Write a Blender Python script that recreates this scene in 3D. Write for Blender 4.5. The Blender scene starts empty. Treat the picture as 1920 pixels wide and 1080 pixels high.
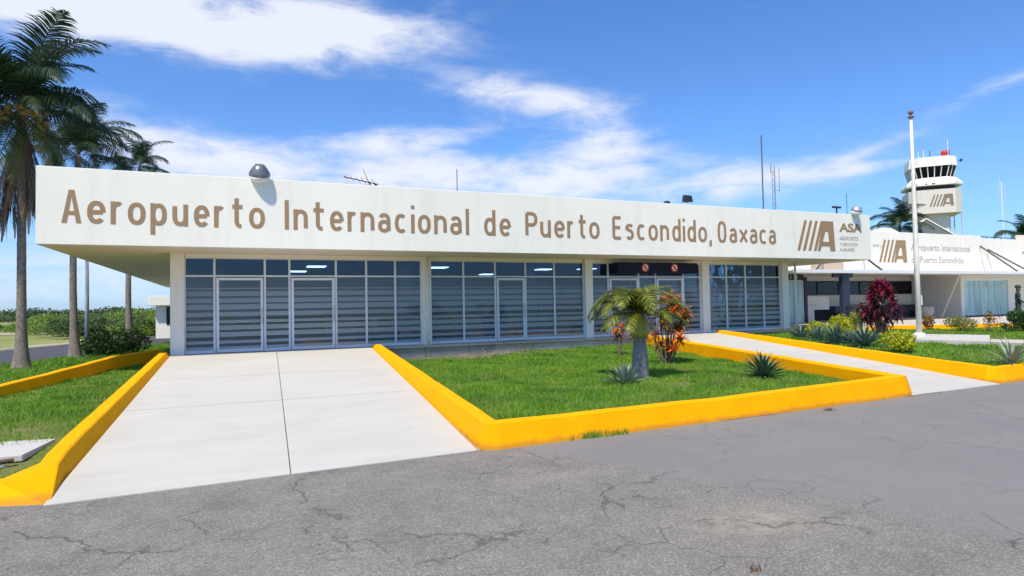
import bpy, bmesh, math, random
import numpy as np
from mathutils import Matrix, Vector, noise as mnoise
random.seed(7); rng = np.random.default_rng(7)
R = math.radians
scene = bpy.context.scene
COL = scene.collection

# ------------------------------------------------------------------ camera
EYE = Vector((0, 0, 1.8)); F = 1162.87
yaw, pit, rol = 0.410303815, 0.0307646708, -0.0190226683
fwd = Vector((math.sin(yaw)*math.cos(pit), math.cos(yaw)*math.cos(pit), math.sin(pit)))
_r0 = Vector((math.cos(yaw), -math.sin(yaw), 0)); _u0 = _r0.cross(fwd)
rgt = _r0*math.cos(rol)+_u0*math.sin(rol); upv = -_r0*math.sin(rol)+_u0*math.cos(rol)
cam_d = bpy.data.cameras.new('camera'); cam = bpy.data.objects.new('camera', cam_d); COL.objects.link(cam)
cam.matrix_world = Matrix(((rgt.x, upv.x, -fwd.x, EYE.x), (rgt.y, upv.y, -fwd.y, EYE.y), (rgt.z, upv.z, -fwd.z, EYE.z), (0, 0, 0, 1)))
cam_d.sensor_width = 36; cam_d.lens = F/1920*36; cam_d.clip_start = 0.05; cam_d.clip_end = 6000
scene.camera = cam

def ray(px, py): return fwd + rgt*((px-960)/F) - upv*((py-540)/F)
def at_z(px, py, z):
    d = ray(px, py); return EYE + d*((z-EYE.z)/d.z)
def at_y(px, py, Y):
    d = ray(px, py); return EYE + d*(Y/d.y)

# ------------------------------------------------------------------ light
SUN_EL, SUN_AZ = R(58), R(224)      # azimuth measured clockwise from +Y
sd = Vector((math.sin(SUN_AZ)*math.cos(SUN_EL), math.cos(SUN_AZ)*math.cos(SUN_EL), math.sin(SUN_EL)))
sl = bpy.data.lights.new('sun', 'SUN'); sl.energy = 4.25; sl.angle = R(2.2); sl.color = (1, .875, .66)
so = bpy.data.objects.new('sun', sl); COL.objects.link(so)
so.rotation_euler = sd.to_track_quat('Z', 'Y').to_euler()
scene.view_settings.view_transform = 'Standard'; scene.view_settings.look = 'None'
scene.view_settings.exposure = 0.35; scene.view_settings.gamma = 1; scene.view_settings.use_curve_mapping = False

world = bpy.data.worlds.new('World'); scene.world = world; world.use_nodes = True
wn = world.node_tree; wn.nodes.clear()
def N(t, typ, **kw):
    n = t.nodes.new(typ)
    for k, v in kw.items():
        if k == 'inp':
            for kk, vv in v.items(): n.inputs[kk].default_value = vv
        else: setattr(n, k, v)
    return n
def M_(t, op, a, b=None, c=None, clamp=False):
    n = t.nodes.new('ShaderNodeMath'); n.operation = op; n.use_clamp = clamp
    for i, v in enumerate((a, b, c)):
        if v is None: continue
        if isinstance(v, (int, float)): n.inputs[i].default_value = v
        else: t.links.new(v, n.inputs[i])
    return n.outputs[0]
def ramp(t, src, stops):
    n = t.nodes.new('ShaderNodeValToRGB'); t.links.new(src, n.inputs[0])
    e = n.color_ramp.elements
    while len(e) < len(stops): e.new(0.5)
    for i, (p, c) in enumerate(stops):
        e[i].position = p; e[i].color = tuple(c)+(1,) if len(c) == 3 else c
    return n.outputs[0]
def mixc(t, f, a, b, mode='MIX'):
    n = t.nodes.new('ShaderNodeMix'); n.data_type = 'RGBA'; n.blend_type = mode
    for i, v in ((0, f), (6, a), (7, b)):
        if isinstance(v, (int, float)): n.inputs[i].default_value = v
        elif isinstance(v, tuple): n.inputs[i].default_value = v if len(v) == 4 else v+(1,)
        else: t.links.new(v, n.inputs[i])
    return n.outputs[2]

out = N(wn, 'ShaderNodeOutputWorld'); bg = N(wn, 'ShaderNodeBackground')
sky = N(wn, 'ShaderNodeTexSky'); sky.sky_type = 'NISHITA'; sky.sun_disc = False
sky.sun_elevation = SUN_EL; sky.sun_rotation = SUN_AZ; sky.air_density = 1.0; sky.dust_density = 0.6; sky.ozone_density = 3.0
tc = N(wn, 'ShaderNodeTexCoord'); sp = N(wn, 'ShaderNodeSeparateXYZ'); wn.links.new(tc.outputs['Generated'], sp.inputs[0])
az = M_(wn, 'ARCTAN2', sp.outputs[0], sp.outputs[1]); el = M_(wn, 'ARCSINE', sp.outputs[2])
def azel(px, py):
    d = ray(px, py).normalized(); return math.atan2(d.x, d.y), math.asin(d.z)
cv = N(wn, 'ShaderNodeCombineXYZ'); wn.links.new(az, cv.inputs[0]); wn.links.new(M_(wn, 'MULTIPLY', el, 2.0), cv.inputs[1])
n1 = N(wn, 'ShaderNodeTexNoise', inp={'Scale': 6.5, 'Detail': 10, 'Roughness': .60, 'Distortion': .25}); wn.links.new(cv.outputs[0], n1.inputs['Vector'])
n2 = N(wn, 'ShaderNodeTexNoise', inp={'Scale': 13, 'Detail': 6, 'Roughness': .6, 'Distortion': .6})
mp = N(wn, 'ShaderNodeMapping'); mp.inputs['Rotation'].default_value = (0, 0, R(18)); mp.inputs['Scale'].default_value = (.7, 1.25, 1)
wn.links.new(cv.outputs[0], mp.inputs[0]); wn.links.new(mp.outputs[0], n2.inputs['Vector'])
# cloud banks of the day: bearing, height, half widths, tilt, weight
BANKS = [((60, 0), 420, 62, 0, 1.9), ((400, 25), 330, 62, -3, 1.2), ((640, 50), 200, 52, 3, 1.1), ((900, 165), 100, 34, -6, .55), ((1020, 190), 130, 34, -6, .85),
         ((700, 262), 110, 24, 3, .62), ((860, 255), 120, 28, 10, .8), ((1150, 262), 110, 50, -6, .9), ((290, 265), 170, 50, -14, .72), ((480, 310), 260, 50, -4, .66), ((800, 330), 330, 46, -2, .78), ((1050, 335), 220, 46, 0, .85),
         ((1400, 340), 220, 40, 6, 1.0), ((1860, 165), 130, 20, 14, .85), ((1560, 190), 90, 8, 12, .25), ((1620, 285), 90, 10, 14, .45), ((1600, 320), 120, 12, 4, .4),
         ((120, 500), 330, 90, 0, .60), ((460, 155), 60, 12, 0, .25)]
s = None
for (px, py), hx, hy, tilt, w in BANKS:
    a0, e0 = azel(px, py); a1, e1 = azel(px+hx, py); a2, e2 = azel(px, py-hy)
    wx = abs(a1-a0); wy = abs(e2-e0); th = R(tilt)
    da = M_(wn, 'SUBTRACT', az, a0); de = M_(wn, 'SUBTRACT', el, e0)
    u_ = M_(wn, 'DIVIDE', M_(wn, 'ADD', M_(wn, 'MULTIPLY', da, math.cos(th)), M_(wn, 'MULTIPLY', de, math.sin(th))), wx)
    v_ = M_(wn, 'DIVIDE', M_(wn, 'SUBTRACT', M_(wn, 'MULTIPLY', de, math.cos(th)), M_(wn, 'MULTIPLY', da, math.sin(th))), wy)
    g = M_(wn, 'EXPONENT', M_(wn, 'MULTIPLY', M_(wn, 'ADD', M_(wn, 'MULTIPLY', u_, u_), M_(wn, 'MULTIPLY', v_, v_)), -1.0))
    g = M_(wn, 'MULTIPLY', g, w)
    s = g if s is None else M_(wn, 'ADD', s, g)
nn = M_(wn, 'ADD', M_(wn, 'MULTIPLY', M_(wn, 'SUBTRACT', n1.outputs[0], .5), 2.9), M_(wn, 'MULTIPLY', M_(wn, 'SUBTRACT', n2.outputs[0], .5), 2.3))
dens = M_(wn, 'ADD', s, M_(wn, 'MULTIPLY', nn, M_(wn, 'ADD', M_(wn, 'MULTIPLY', s, .55), .28)))
mr = N(wn, 'ShaderNodeMapRange'); mr.interpolation_type = 'SMOOTHSTEP'; wn.links.new(dens, mr.inputs[0])
mr.inputs[1].default_value = .10; mr.inputs[2].default_value = 1.45; mr.inputs[3].default_value = 0; mr.inputs[4].default_value = .93
skyc = mixc(wn, 1.0, sky.outputs[0], (.62, 1.02, 1.50), 'MULTIPLY')
# pale lavender air towards the horizon
hz = M_(wn, 'EXPONENT', M_(wn, 'MULTIPLY', M_(wn, 'MAXIMUM', el, 0.0), -7.5))
skyc = mixc(wn, M_(wn, 'MULTIPLY', hz, .52), skyc, (4.2, 5.3, 7.5))
fin = mixc(wn, mr.outputs[0], skyc, (6.7, 6.9, 7.6))
wn.links.new(fin, bg.inputs[0]); bg.inputs[1].default_value = 0.105
wn.links.new(bg.outputs[0], out.inputs[0])

# ------------------------------------------------------------------ materials
MATS = {}
def mat(name, col, rough=.8, var=.12, scale=6, bump=0, bscale=40, metal=0, spec=.5, island=0, detail=6):
    if name in MATS: return MATS[name]
    m = bpy.data.materials.new(name); m.use_nodes = True; t = m.node_tree; b = t.nodes['Principled BSDF']
    b.inputs['Roughness'].default_value = rough; b.inputs['Metallic'].default_value = metal
    b.inputs['Specular IOR Level'].default_value = spec
    g = N(t, 'ShaderNodeTexCoord')
    n = N(t, 'ShaderNodeTexNoise', inp={'Scale': scale, 'Detail': detail, 'Roughness': .6}); t.links.new(g.outputs['Object'], n.inputs['Vector'])
    lo = tuple(c*(1-var) for c in col); hi = tuple(min(1, c*(1+var)) for c in col)
    c = ramp(t, n.outputs[0], [(.3, lo), (.7, hi)])
    if island:
        ge = N(t, 'ShaderNodeNewGeometry')
        f = M_(t, 'ADD', M_(t, 'MULTIPLY', ge.outputs['Random Per Island'], island*2), 1-island)
        cc = N(t, 'ShaderNodeCombineColor'); [t.links.new(f, cc.inputs[i]) for i in range(3)]
        c = mixc(t, 1.0, c, cc.outputs[0], 'MULTIPLY')
    t.links.new(c, b.inputs['Base Color'])
    if bump:
        n2 = N(t, 'ShaderNodeTexNoise', inp={'Scale': bscale, 'Detail': 4}); t.links.new(g.outputs['Object'], n2.inputs['Vector'])
        bp = N(t, 'ShaderNodeBump', inp={'Strength': bump, 'Distance': .02}); t.links.new(n2.outputs[0], bp.inputs['Height']); t.links.new(bp.outputs[0], b.inputs['Normal'])
    MATS[name] = m; return m
def leafmat(name, c1, c2, rough=.5, trans=.25, third=None):
    m = bpy.data.materials.new(name); m.use_nodes = True; t = m.node_tree; b = t.nodes['Principled BSDF']
    b.inputs['Roughness'].default_value = rough; b.inputs['Specular IOR Level'].default_value = .35
    ge = N(t, 'ShaderNodeNewGeometry'); oi = N(t, 'ShaderNodeObjectInfo')
    f = M_(t, 'FRACT', M_(t, 'ADD', ge.outputs['Random Per Island'], oi.outputs['Random']))
    st = [(0, c1), (1, c2)] if third is None else [(0, c1), (.55, c2), (1, third)]
    c = ramp(t, f, st)
    t.links.new(c, b.inputs['Base Color'])
    tr = N(t, 'ShaderNodeBsdfTranslucent'); t.links.new(c, tr.inputs[0])
    mx = N(t, 'ShaderNodeMixShader'); mx.inputs[0].default_value = trans
    t.links.new(b.outputs[0], mx.inputs[1]); t.links.new(tr.outputs[0], mx.inputs[2]); t.links.new(mx.outputs[0], t.nodes['Material Output'].inputs[0])
    MATS[name] = m; return m

# painted render of the terminal: faint streaks and roller marks
def wallmat(name, col, streak=.1, grime=(.35, .30, .24)):
    m = bpy.data.materials.new(name); m.use_nodes = True; t = m.node_tree; b = t.nodes['Principled BSDF']
    b.inputs['Roughness'].default_value = .75; b.inputs['Specular IOR Level'].default_value = .3
    g = N(t, 'ShaderNodeTexCoord'); mp = N(t, 'ShaderNodeMapping'); mp.inputs['Scale'].default_value = (3.5, 3.5, .35); t.links.new(g.outputs['Object'], mp.inputs[0])
    n = N(t, 'ShaderNodeTexNoise', inp={'Scale': 1, 'Detail': 8, 'Roughness': .65}); t.links.new(mp.outputs[0], n.inputs['Vector'])
    n2 = N(t, 'ShaderNodeTexNoise', inp={'Scale': .6, 'Detail': 5}); t.links.new(g.outputs['Object'], n2.inputs['Vector'])
    c = ramp(t, n2.outputs[0], [(.3, tuple(x*.94 for x in col)), (.7, col)])
    f = ramp(t, n.outputs[0], [(.52, (0, 0, 0)), (.8, (1, 1, 1))])
    c = mixc(t, M_(t, 'MULTIPLY', f, streak), c, grime)
    t.links.new(c, b.inputs['Base Color'])
    n3 = N(t, 'ShaderNodeTexNoise', inp={'Scale': 60, 'Detail': 4}); t.links.new(g.outputs['Object'], n3.inputs['Vector'])
    bp = N(t, 'ShaderNodeBump', inp={'Strength': .15, 'Distance': .01}); t.links.new(n3.outputs[0], bp.inputs['Height']); t.links.new(bp.outputs[0], b.inputs['Normal'])
    MATS[name] = m; return m
white = wallmat('white_paint', (.85, .84, .765), .15)
white2 = wallmat('white_paint_aged', (.82, .80, .73), .2)
towerw = wallmat('tower_cream_paint', (.66, .63, .56), .25)
soffitm = wallmat('soffit_paint', (.90, .78, .66), .12)
colm = wallmat('column_paint', (.90, .84, .72), .12)
bronze = mat('bronze_paint', (.315, .205, .11), .6, .10, 12)
greytext = mat('grey_paint', (.38, .37, .35), .7, .1)
alu = mat('white_aluminium', (.70, .73, .76), .35, .05, 3, spec=.5)
blackm = mat('black_plastic', (.02, .02, .024), .5, .2)
navy = mat('navy_sign', (.008, .012, .035), .6, .1, spec=.2)
darkblue = mat('dark_blue_steel', (.02, .025, .06), .5, .15)
redm = mat('red_paint', (.55, .03, .02), .5, .1)
galv = mat('galvanised_steel', (.45, .46, .47), .45, .12, 8, metal=.6)
polem = mat('cream_pole_paint', (.74, .73, .64), .5, .12, 5)
greypole = mat('grey_pole_paint', (.55, .57, .58), .5, .1)
trunkm = mat('palm_trunk_bark', (.20, .175, .155), .95, .35, 9, .8, 25)
coco = mat('coconut_husk', (.26, .19, .06), .7, .6, 5)
woodm = mat('dry_stem', (.19, .14, .09), .95, .3, 20)
beige = mat('beige_wall', (.50, .40, .31), .85, .1)
tilem = mat('floor_tile', (.42, .42, .41), .3, .1)
inw = mat('interior_wall', (.34, .37, .40), .8, .08)
pavem = mat('terrace_concrete', (.50, .46, .41), .9, .15, 2, .3)
skin = mat('skin', (.30, .17, .11), .6, .05); cloth_g = mat('olive_cloth', (.035, .045, .03), .9, .3, 20)
darkw = mat('dark_counter_front', (.03, .03, .045), .7, .2)  # near-black colour of the counter fronts, vestibule sill and tower recess

def roadmat():
    m = bpy.data.materials.new('asphalt'); m.use_nodes = True; t = m.node_tree; b = t.nodes['Principled BSDF']
    g = N(t, 'ShaderNodeTexCoord'); P = g.outputs['Object']
    s_ = N(t, 'ShaderNodeSeparateXYZ'); t.links.new(P, s_.inputs[0])
    def nz(sc, det=5, ro=.6, dist=0):
        n = N(t, 'ShaderNodeTexNoise', inp={'Scale': sc, 'Detail': det, 'Roughness': ro, 'Distortion': dist}); t.links.new(P, n.inputs['Vector']); return n.outputs[0]
    big = nz(.55, 5); mid = nz(3.0, 6, .7); fine = nz(70, 3, .75); fine2 = nz(28, 4, .8)
    # old coarse surfacing on the camera side, newer smooth surfacing beyond a diagonal seam
    # seam runs from (2.7,7.2) through (4.5,5.4) to (4.7,2.8)
    seam = M_(t, 'ADD', M_(t, 'SUBTRACT', M_(t, 'ADD', M_(t, 'MULTIPLY', s_.outputs[0], .80), M_(t, 'MULTIPLY', s_.outputs[1], .45)), 5.75), M_(t, 'MULTIPLY', M_(t, 'SUBTRACT', nz(.9, 8, .72), .5), 2.6))
    sm = N(t, 'ShaderNodeMapRange'); sm.interpolation_type = 'SMOOTHSTEP'; t.links.new(seam, sm.inputs[0]); sm.inputs[1].default_value = -.35; sm.inputs[2].default_value = .45
    vor = N(t, 'ShaderNodeTexVoronoi', inp={'Scale': 78, 'Randomness': 1}); t.links.new(P, vor.inputs['Vector'])
    cc = N(t, 'ShaderNodeSeparateColor'); t.links.new(vor.outputs['Color'], cc.inputs[0])
    agg = ramp(t, cc.outputs[0], [(0, (.10, .096, .09)), (.45, (.20, .192, .18)), (.82, (.30, .29, .265)), (1, (.50, .48, .43))])
    agg = mixc(t, .35, agg, ramp(t, fine, [(.35, (.12, .115, .11)), (.65, (.37, .355, .33))]))
    bl = nz(1.3, 7, .7); agg = mixc(t, 1.0, agg, ramp(t, bl, [(.3, (.80, .79, .78)), (.5, (1, 1, 1)), (.7, (1.16, 1.15, 1.12))]), 'MULTIPLY')
    old = mixc(t, .38, agg, ramp(t, mid, [(.3, (.125, .118, .11)), (.7, (.255, .243, .224))]))
    new = mixc(t, .40, ramp(t, big, [(.3, (.185, .183, .185)), (.7, (.225, .222, .22))]), ramp(t, fine2, [(.3, (.16, .158, .158)), (.7, (.25, .247, .243))]))
    c = mixc(t, sm.outputs[0], old, new)
    # sandy stain and pale patches
    def blob(x, y, rx, ry, amp):
        dx = M_(t, 'DIVIDE', M_(t, 'SUBTRACT', s_.outputs[0], x), rx); dy = M_(t, 'DIVIDE', M_(t, 'SUBTRACT', s_.outputs[1], y), ry)
        d = M_(t, 'EXPONENT', M_(t, 'MULTIPLY', M_(t, 'ADD', M_(t, 'MULTIPLY', dx, dx), M_(t, 'MULTIPLY', dy, dy)), -1))
        return M_(t, 'MULTIPLY', M_(t, 'MULTIPLY', d, amp), ramp(t, nz(5.5, 8, .75), [(.38, (0, 0, 0)), (.62, (1, 1, 1))]), clamp=True)
    c = mixc(t, blob(3.85, 3.95, .50, .36, .75), c, (.42, .36, .28))
    c = mixc(t, blob(3.0, 5.9, .5, .15, .35), c, (.40, .36, .31))
    c = mixc(t, blob(.6, 4.6, .5, .4, .3), c, (.36, .34, .31))
    c = mixc(t, blob(8.5, 5.2, 2.0, .3, .25), c, (.15, .148, .15))
    # oil spots
    v2 = N(t, 'ShaderNodeTexVoronoi', inp={'Scale': .9}); t.links.new(P, v2.inputs['Vector'])
    sp_ = ramp(t, M_(t, 'ADD', v2.outputs['Distance'], M_(t, 'MULTIPLY', mid, .06)), [(.055, (1, 1, 1)), (.085, (0, 0, 0))])
    c = mixc(t, M_(t, 'MULTIPLY', sp_, .55), c, (.06, .058, .055))
    # cracks
    def cracks(sc, width, warp, seed, thresh):
        w = N(t, 'ShaderNodeTexNoise', inp={'Scale': 1.7, 'Detail': 7, 'Roughness': .62}); t.links.new(P, w.inputs['Vector'])
        va = N(t, 'ShaderNodeVectorMath'); va.operation = 'SUBTRACT'; t.links.new(w.outputs['Color'], va.inputs[0]); va.inputs[1].default_value = (.5, .5, .5)
        vs = N(t, 'ShaderNodeVectorMath'); vs.operation = 'SCALE'; t.links.new(va.outputs[0], vs.inputs[0]); vs.inputs['Scale'].default_value = warp
        vb = N(t, 'ShaderNodeVectorMath'); t.links.new(P, vb.inputs[0]); t.links.new(vs.outputs[0], vb.inputs[1])
        vc = N(t, 'ShaderNodeVectorMath'); t.links.new(vb.outputs[0], vc.inputs[0]); vc.inputs[1].default_value = (seed, seed*1.7, 0)
        v = N(t, 'ShaderNodeTexVoronoi', feature='DISTANCE_TO_EDGE', inp={'Scale': sc}); t.links.new(vc.outputs[0], v.inputs['Vector'])
        wd = M_(t, 'MULTIPLY', M_(t, 'ADD', mid, -.15), width*3)
        f = M_(t, 'SUBTRACT', 1.0, M_(t, 'DIVIDE', v.outputs['Distance'], M_(t, 'MAXIMUM', wd, .0008)), clamp=True)
        gate = ramp(t, nz(.75+seed*.05, 3), [(thresh, (0, 0, 0)), (thresh+.08, (1, 1, 1))])
        return M_(t, 'MULTIPLY', f, gate)
    c1 = cracks(.55, .012, .75, 3.1, .45); c2 = cracks(1.5, .012, .5, 7.7, .52)
    ck = M_(t, 'MAXIMUM', c1, M_(t, 'MULTIPLY', c2, .8))
    ck = M_(t, 'MULTIPLY', ck, M_(t, 'SUBTRACT', 1.0, M_(t, 'MULTIPLY', sm.outputs[0], .62)))
    c = mixc(t, M_(t, 'MULTIPLY', ck, .54), c, (.06, .066, .06))
    t.links.new(c, b.inputs['Base Color']); b.inputs['Roughness'].default_value = .93; b.inputs['Specular IOR Level'].default_value = .25
    h = M_(t, 'ADD', M_(t, 'MULTIPLY', M_(t, 'ADD', fine, M_(t, 'MULTIPLY', vor.outputs['Distance'], .8)), M_(t, 'SUBTRACT', 1.0, M_(t, 'MULTIPLY', sm.outputs[0], .65))), M_(t, 'MULTIPLY', ck, -1.6))
    bp = N(t, 'ShaderNodeBump', inp={'Strength': .7, 'Distance': .012}); t.links.new(h, bp.inputs['Height']); t.links.new(bp.outputs[0], b.inputs['Normal'])
    return m
asphalt = roadmat()

def concretemat():
    m = bpy.data.materials.new('pale_concrete'); m.use_nodes = True; t = m.node_tree; b = t.nodes['Principled BSDF']
    g = N(t, 'ShaderNodeTexCoord'); P = g.outputs['Object']
    mp = N(t, 'ShaderNodeMapping'); mp.inputs['Scale'].default_value = (.5, 3.0, 1); t.links.new(P, mp.inputs[0])
    a = N(t, 'ShaderNodeTexNoise', inp={'Scale': 1.1, 'Detail': 7, 'Roughness': .65}); t.links.new(mp.outputs[0], a.inputs['Vector'])
    d = N(t, 'ShaderNodeTexNoise', inp={'Scale': .45, 'Detail': 6, 'Roughness': .6}); t.links.new(P, d.inputs['Vector'])
    f = N(t, 'ShaderNodeTexNoise', inp={'Scale': 45, 'Detail': 4}); t.links.new(P, f.inputs['Vector'])
    oi = N(t, 'ShaderNodeObjectInfo')
    c = ramp(t, a.outputs[0], [(.3, (.465, .46, .43)), (.7, (.545, .54, .51))])
    c = mixc(t, .35, c, ramp(t, d.outputs[0], [(.3, (.40, .385, .35)), (.7, (.55, .54, .51))]))
    c = mixc(t, M_(t, 'MULTIPLY', oi.outputs['Random'], .14), c, (.44, .42, .38))
    v = N(t, 'ShaderNodeTexVoronoi', inp={'Scale': 1.3}); t.links.new(P, v.inputs['Vector'])
    s2 = ramp(t, v.outputs['Distance'], [(.02, (1, 1, 1)), (.05, (0, 0, 0))])
    c = mixc(t, M_(t, 'MULTIPLY', s2, .35), c, (.25, .23, .20))
    t.links.new(c, b.inputs['Base Color']); b.inputs['Roughness'].default_value = .85; b.inputs['Specular IOR Level'].default_value = .3
    bp = N(t, 'ShaderNodeBump', inp={'Strength': .2, 'Distance': .01}); t.links.new(f.outputs[0], bp.inputs['Height']); t.links.new(bp.outputs[0], b.inputs['Normal'])
    return m
conc = concretemat()
def yellowmat():
    m = bpy.data.materials.new('yellow_kerb_paint'); m.use_nodes = True; t = m.node_tree; b = t.nodes['Principled BSDF']
    g = N(t, 'ShaderNodeTexCoord'); P = g.outputs['Object']
    n = N(t, 'ShaderNodeTexNoise', inp={'Scale': 2.2, 'Detail': 8, 'Roughness': .65}); t.links.new(P, n.inputs['Vector'])
    k = N(t, 'ShaderNodeTexNoise', inp={'Scale': 14, 'Detail': 6, 'Roughness': .7}); t.links.new(P, k.inputs['Vector'])
    c = ramp(t, n.outputs[0], [(.3, (.88, .37, .0)), (.7, (.95, .42, .0005))])
    d = ramp(t, k.outputs[0], [(.66, (0, 0, 0)), (.78, (1, 1, 1))])
    c = mixc(t, M_(t, 'MULTIPLY', d, .22), c, (.62, .33, .06))
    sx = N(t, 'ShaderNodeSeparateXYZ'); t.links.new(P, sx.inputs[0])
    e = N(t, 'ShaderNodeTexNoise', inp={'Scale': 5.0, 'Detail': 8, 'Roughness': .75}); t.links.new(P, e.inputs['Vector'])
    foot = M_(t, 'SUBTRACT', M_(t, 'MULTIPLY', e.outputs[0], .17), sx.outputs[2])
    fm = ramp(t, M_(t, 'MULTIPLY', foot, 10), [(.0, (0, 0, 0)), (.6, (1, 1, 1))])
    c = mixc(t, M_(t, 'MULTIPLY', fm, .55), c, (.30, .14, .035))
    ch = N(t, 'ShaderNodeTexVoronoi', inp={'Scale': 3.2}); t.links.new(P, ch.inputs['Vector'])
    cm = ramp(t, M_(t, 'ADD', ch.outputs['Distance'], M_(t, 'MULTIPLY', k.outputs[0], .22)), [(.14, (1, 1, 1)), (.165, (0, 0, 0))])
    c = mixc(t, M_(t, 'MULTIPLY', cm, .7), c, (.34, .27, .19))
    t.links.new(c, b.inputs['Base Color']); b.inputs['Roughness'].default_value = .75; b.inputs['Specular IOR Level'].default_value = .08
    bp = N(t, 'ShaderNodeBump', inp={'Strength': .35, 'Distance': .02}); t.links.new(k.outputs[0], bp.inputs['Height']); t.links.new(bp.outputs[0], b.inputs['Normal'])
    return m
yellow = yellowmat()
def groundmat(name, stops, sc1=.25, sc2=6):
    m = bpy.data.materials.new(name); m.use_nodes = True; t = m.node_tree; b = t.nodes['Principled BSDF']
    g = N(t, 'ShaderNodeTexCoord'); P = g.outputs['Object']
    a = N(t, 'ShaderNodeTexNoise', inp={'Scale': sc1, 'Detail': 6, 'Roughness': .6}); t.links.new(P, a.inputs['Vector'])
    k = N(t, 'ShaderNodeTexNoise', inp={'Scale': sc2, 'Detail': 6, 'Roughness': .7}); t.links.new(P, k.inputs['Vector'])
    v = M_(t, 'ADD', M_(t, 'MULTIPLY', a.outputs[0], .62), M_(t, 'MULTIPLY', k.outputs[0], .38))
    t.links.new(ramp(t, v, stops), b.inputs['Base Color']); b.inputs['Roughness'].default_value = .95; b.inputs['Specular IOR Level'].default_value = .1
    bp = N(t, 'ShaderNodeBump', inp={'Strength': .6, 'Distance': .05}); t.links.new(k.outputs[0], bp.inputs['Height']); t.links.new(bp.outputs[0], b.inputs['Normal'])
    return m
field = groundmat('field_grass', [(.34, (.12, .16, .045)), (.46, (.18, .22, .07)), (.54, (.25, .27, .10)), (.62, (.36, .32, .19))], .05, 2.5)
sandm = groundmat('sandy_verge', [(.35, (.26, .22, .15)), (.5, (.40, .35, .26)), (.62, (.22, .23, .10))], .3, 4)
soil = groundmat('lawn_soil', [(.38, (.07, .13, .02)), (.50, (.13, .17, .04)), (.62, (.23, .20, .10))], 1.2, 14)
sideroad = mat('side_road_asphalt', (.06, .06, .075), .9, .15, 2, .3)
redsoil = mat('red_soil', (.22, .075, .035), .95, .4, 12, .5)
plinthm = groundmat('plinth_concrete', [(.35, (.24, .22, .19)), (.5, (.34, .31, .27)), (.65, (.42, .37, .31))], .8, 9)
plinthm2 = groundmat('plinth_cream_concrete', [(.35, (.38, .30, .23)), (.5, (.52, .43, .35)), (.65, (.60, .53, .45))], .8, 9)

def glassmat(name, tint, bands=True, refl=1.0):
    m = bpy.data.materials.new(name); m.use_nodes = True; t = m.node_tree; t.nodes.remove(t.nodes['Principled BSDF'])
    o = t.nodes['Material Output']
    tr = N(t, 'ShaderNodeBsdfTransparent'); tr.inputs[0].default_value = tint+(1,)
    gl = N(t, 'ShaderNodeBsdfGlossy'); gl.inputs['Roughness'].default_value = .015; gl.inputs[0].default_value = (.85, .93, 1, 1)
    fr = N(t, 'ShaderNodeFresnel'); fr.inputs[0].default_value = 1.5
    g = N(t, 'ShaderNodeTexCoord'); n = N(t, 'ShaderNodeTexNoise', inp={'Scale': 1.2, 'Detail': 2}); t.links.new(g.outputs['Object'], n.inputs['Vector'])
    bp = N(t, 'ShaderNodeBump', inp={'Strength': .16, 'Distance': .06}); t.links.new(n.outputs[0], bp.inputs['Height']); t.links.new(bp.outputs[0], gl.inputs['Normal'])
    base = tr.outputs[0]
    if bands:
        ge = N(t, 'ShaderNodeNewGeometry'); oi = N(t, 'ShaderNodeObjectInfo'); s_ = N(t, 'ShaderNodeSeparateXYZ'); t.links.new(ge.outputs['Position'], s_.inputs[0])
        z = s_.outputs[2]
        f = M_(t, 'FRACT', M_(t, 'DIVIDE', M_(t, 'SUBTRACT', z, .66), .205))
        duty = M_(t, 'ADD', .52, M_(t, 'MULTIPLY', M_(t, 'SUBTRACT', z, .6), .07))
        wn_ = N(t, 'ShaderNodeTexWhiteNoise', noise_dimensions='1D'); t.links.new(M_(t, 'FLOOR', M_(t, 'DIVIDE', M_(t, 'SUBTRACT', z, .66), .205)), wn_.inputs['W'])
        duty = M_(t, 'ADD', duty, M_(t, 'MULTIPLY', M_(t, 'SUBTRACT', wn_.outputs[0], .5), .30))
        st = M_(t, 'LESS_THAN', f, duty)
        st = M_(t, 'MULTIPLY', st, M_(t, 'LESS_THAN', z, 2.55))
        df = N(t, 'ShaderNodeBsdfDiffuse'); df.inputs[0].default_value = (.56, .64, .66, 1)
        tl = N(t, 'ShaderNodeBsdfTranslucent'); tl.inputs[0].default_value = (.60, .68, .70, 1)
        m1 = N(t, 'ShaderNodeMixShader'); m1.inputs[0].default_value = .35; t.links.new(df.outputs[0], m1.inputs[1]); t.links.new(tl.outputs[0], m1.inputs[2])
        m2 = N(t, 'ShaderNodeMixShader'); t.links.new(M_(t, 'ADD', .12, M_(t, 'MULTIPLY', M_(t, 'MULTIPLY', st, M_(t, 'ADD', .75, M_(t, 'MULTIPLY', oi.outputs['Random'], .4))), M_(t, 'SUBTRACT', .80, M_(t, 'MULTIPLY', z, .20)))), m2.inputs[0]); t.links.new(tr.outputs[0], m2.inputs[1]); t.links.new(m1.outputs[0], m2.inputs[2])
        base = m2.outputs[0]
    mx = N(t, 'ShaderNodeMixShader'); t.links.new(M_(t, 'MULTIPLY', fr.outputs[0], refl, clamp=True), mx.inputs[0])
    t.links.new(base, mx.inputs[1]); t.links.new(gl.outputs[0], mx.inputs[2]); t.links.new(mx.outputs[0], o.inputs[0])
    return m
glass = glassmat('banded_glass', (.50, .62, .76))
glass_clear = glassmat('clear_glass', (.52, .64, .78), False)
glass_teal = glassmat('teal_glass', (.72, .92, .94), False, 1.0)
glass_dark = glassmat('tower_glass', (.30, .33, .36), False, .6)
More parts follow.
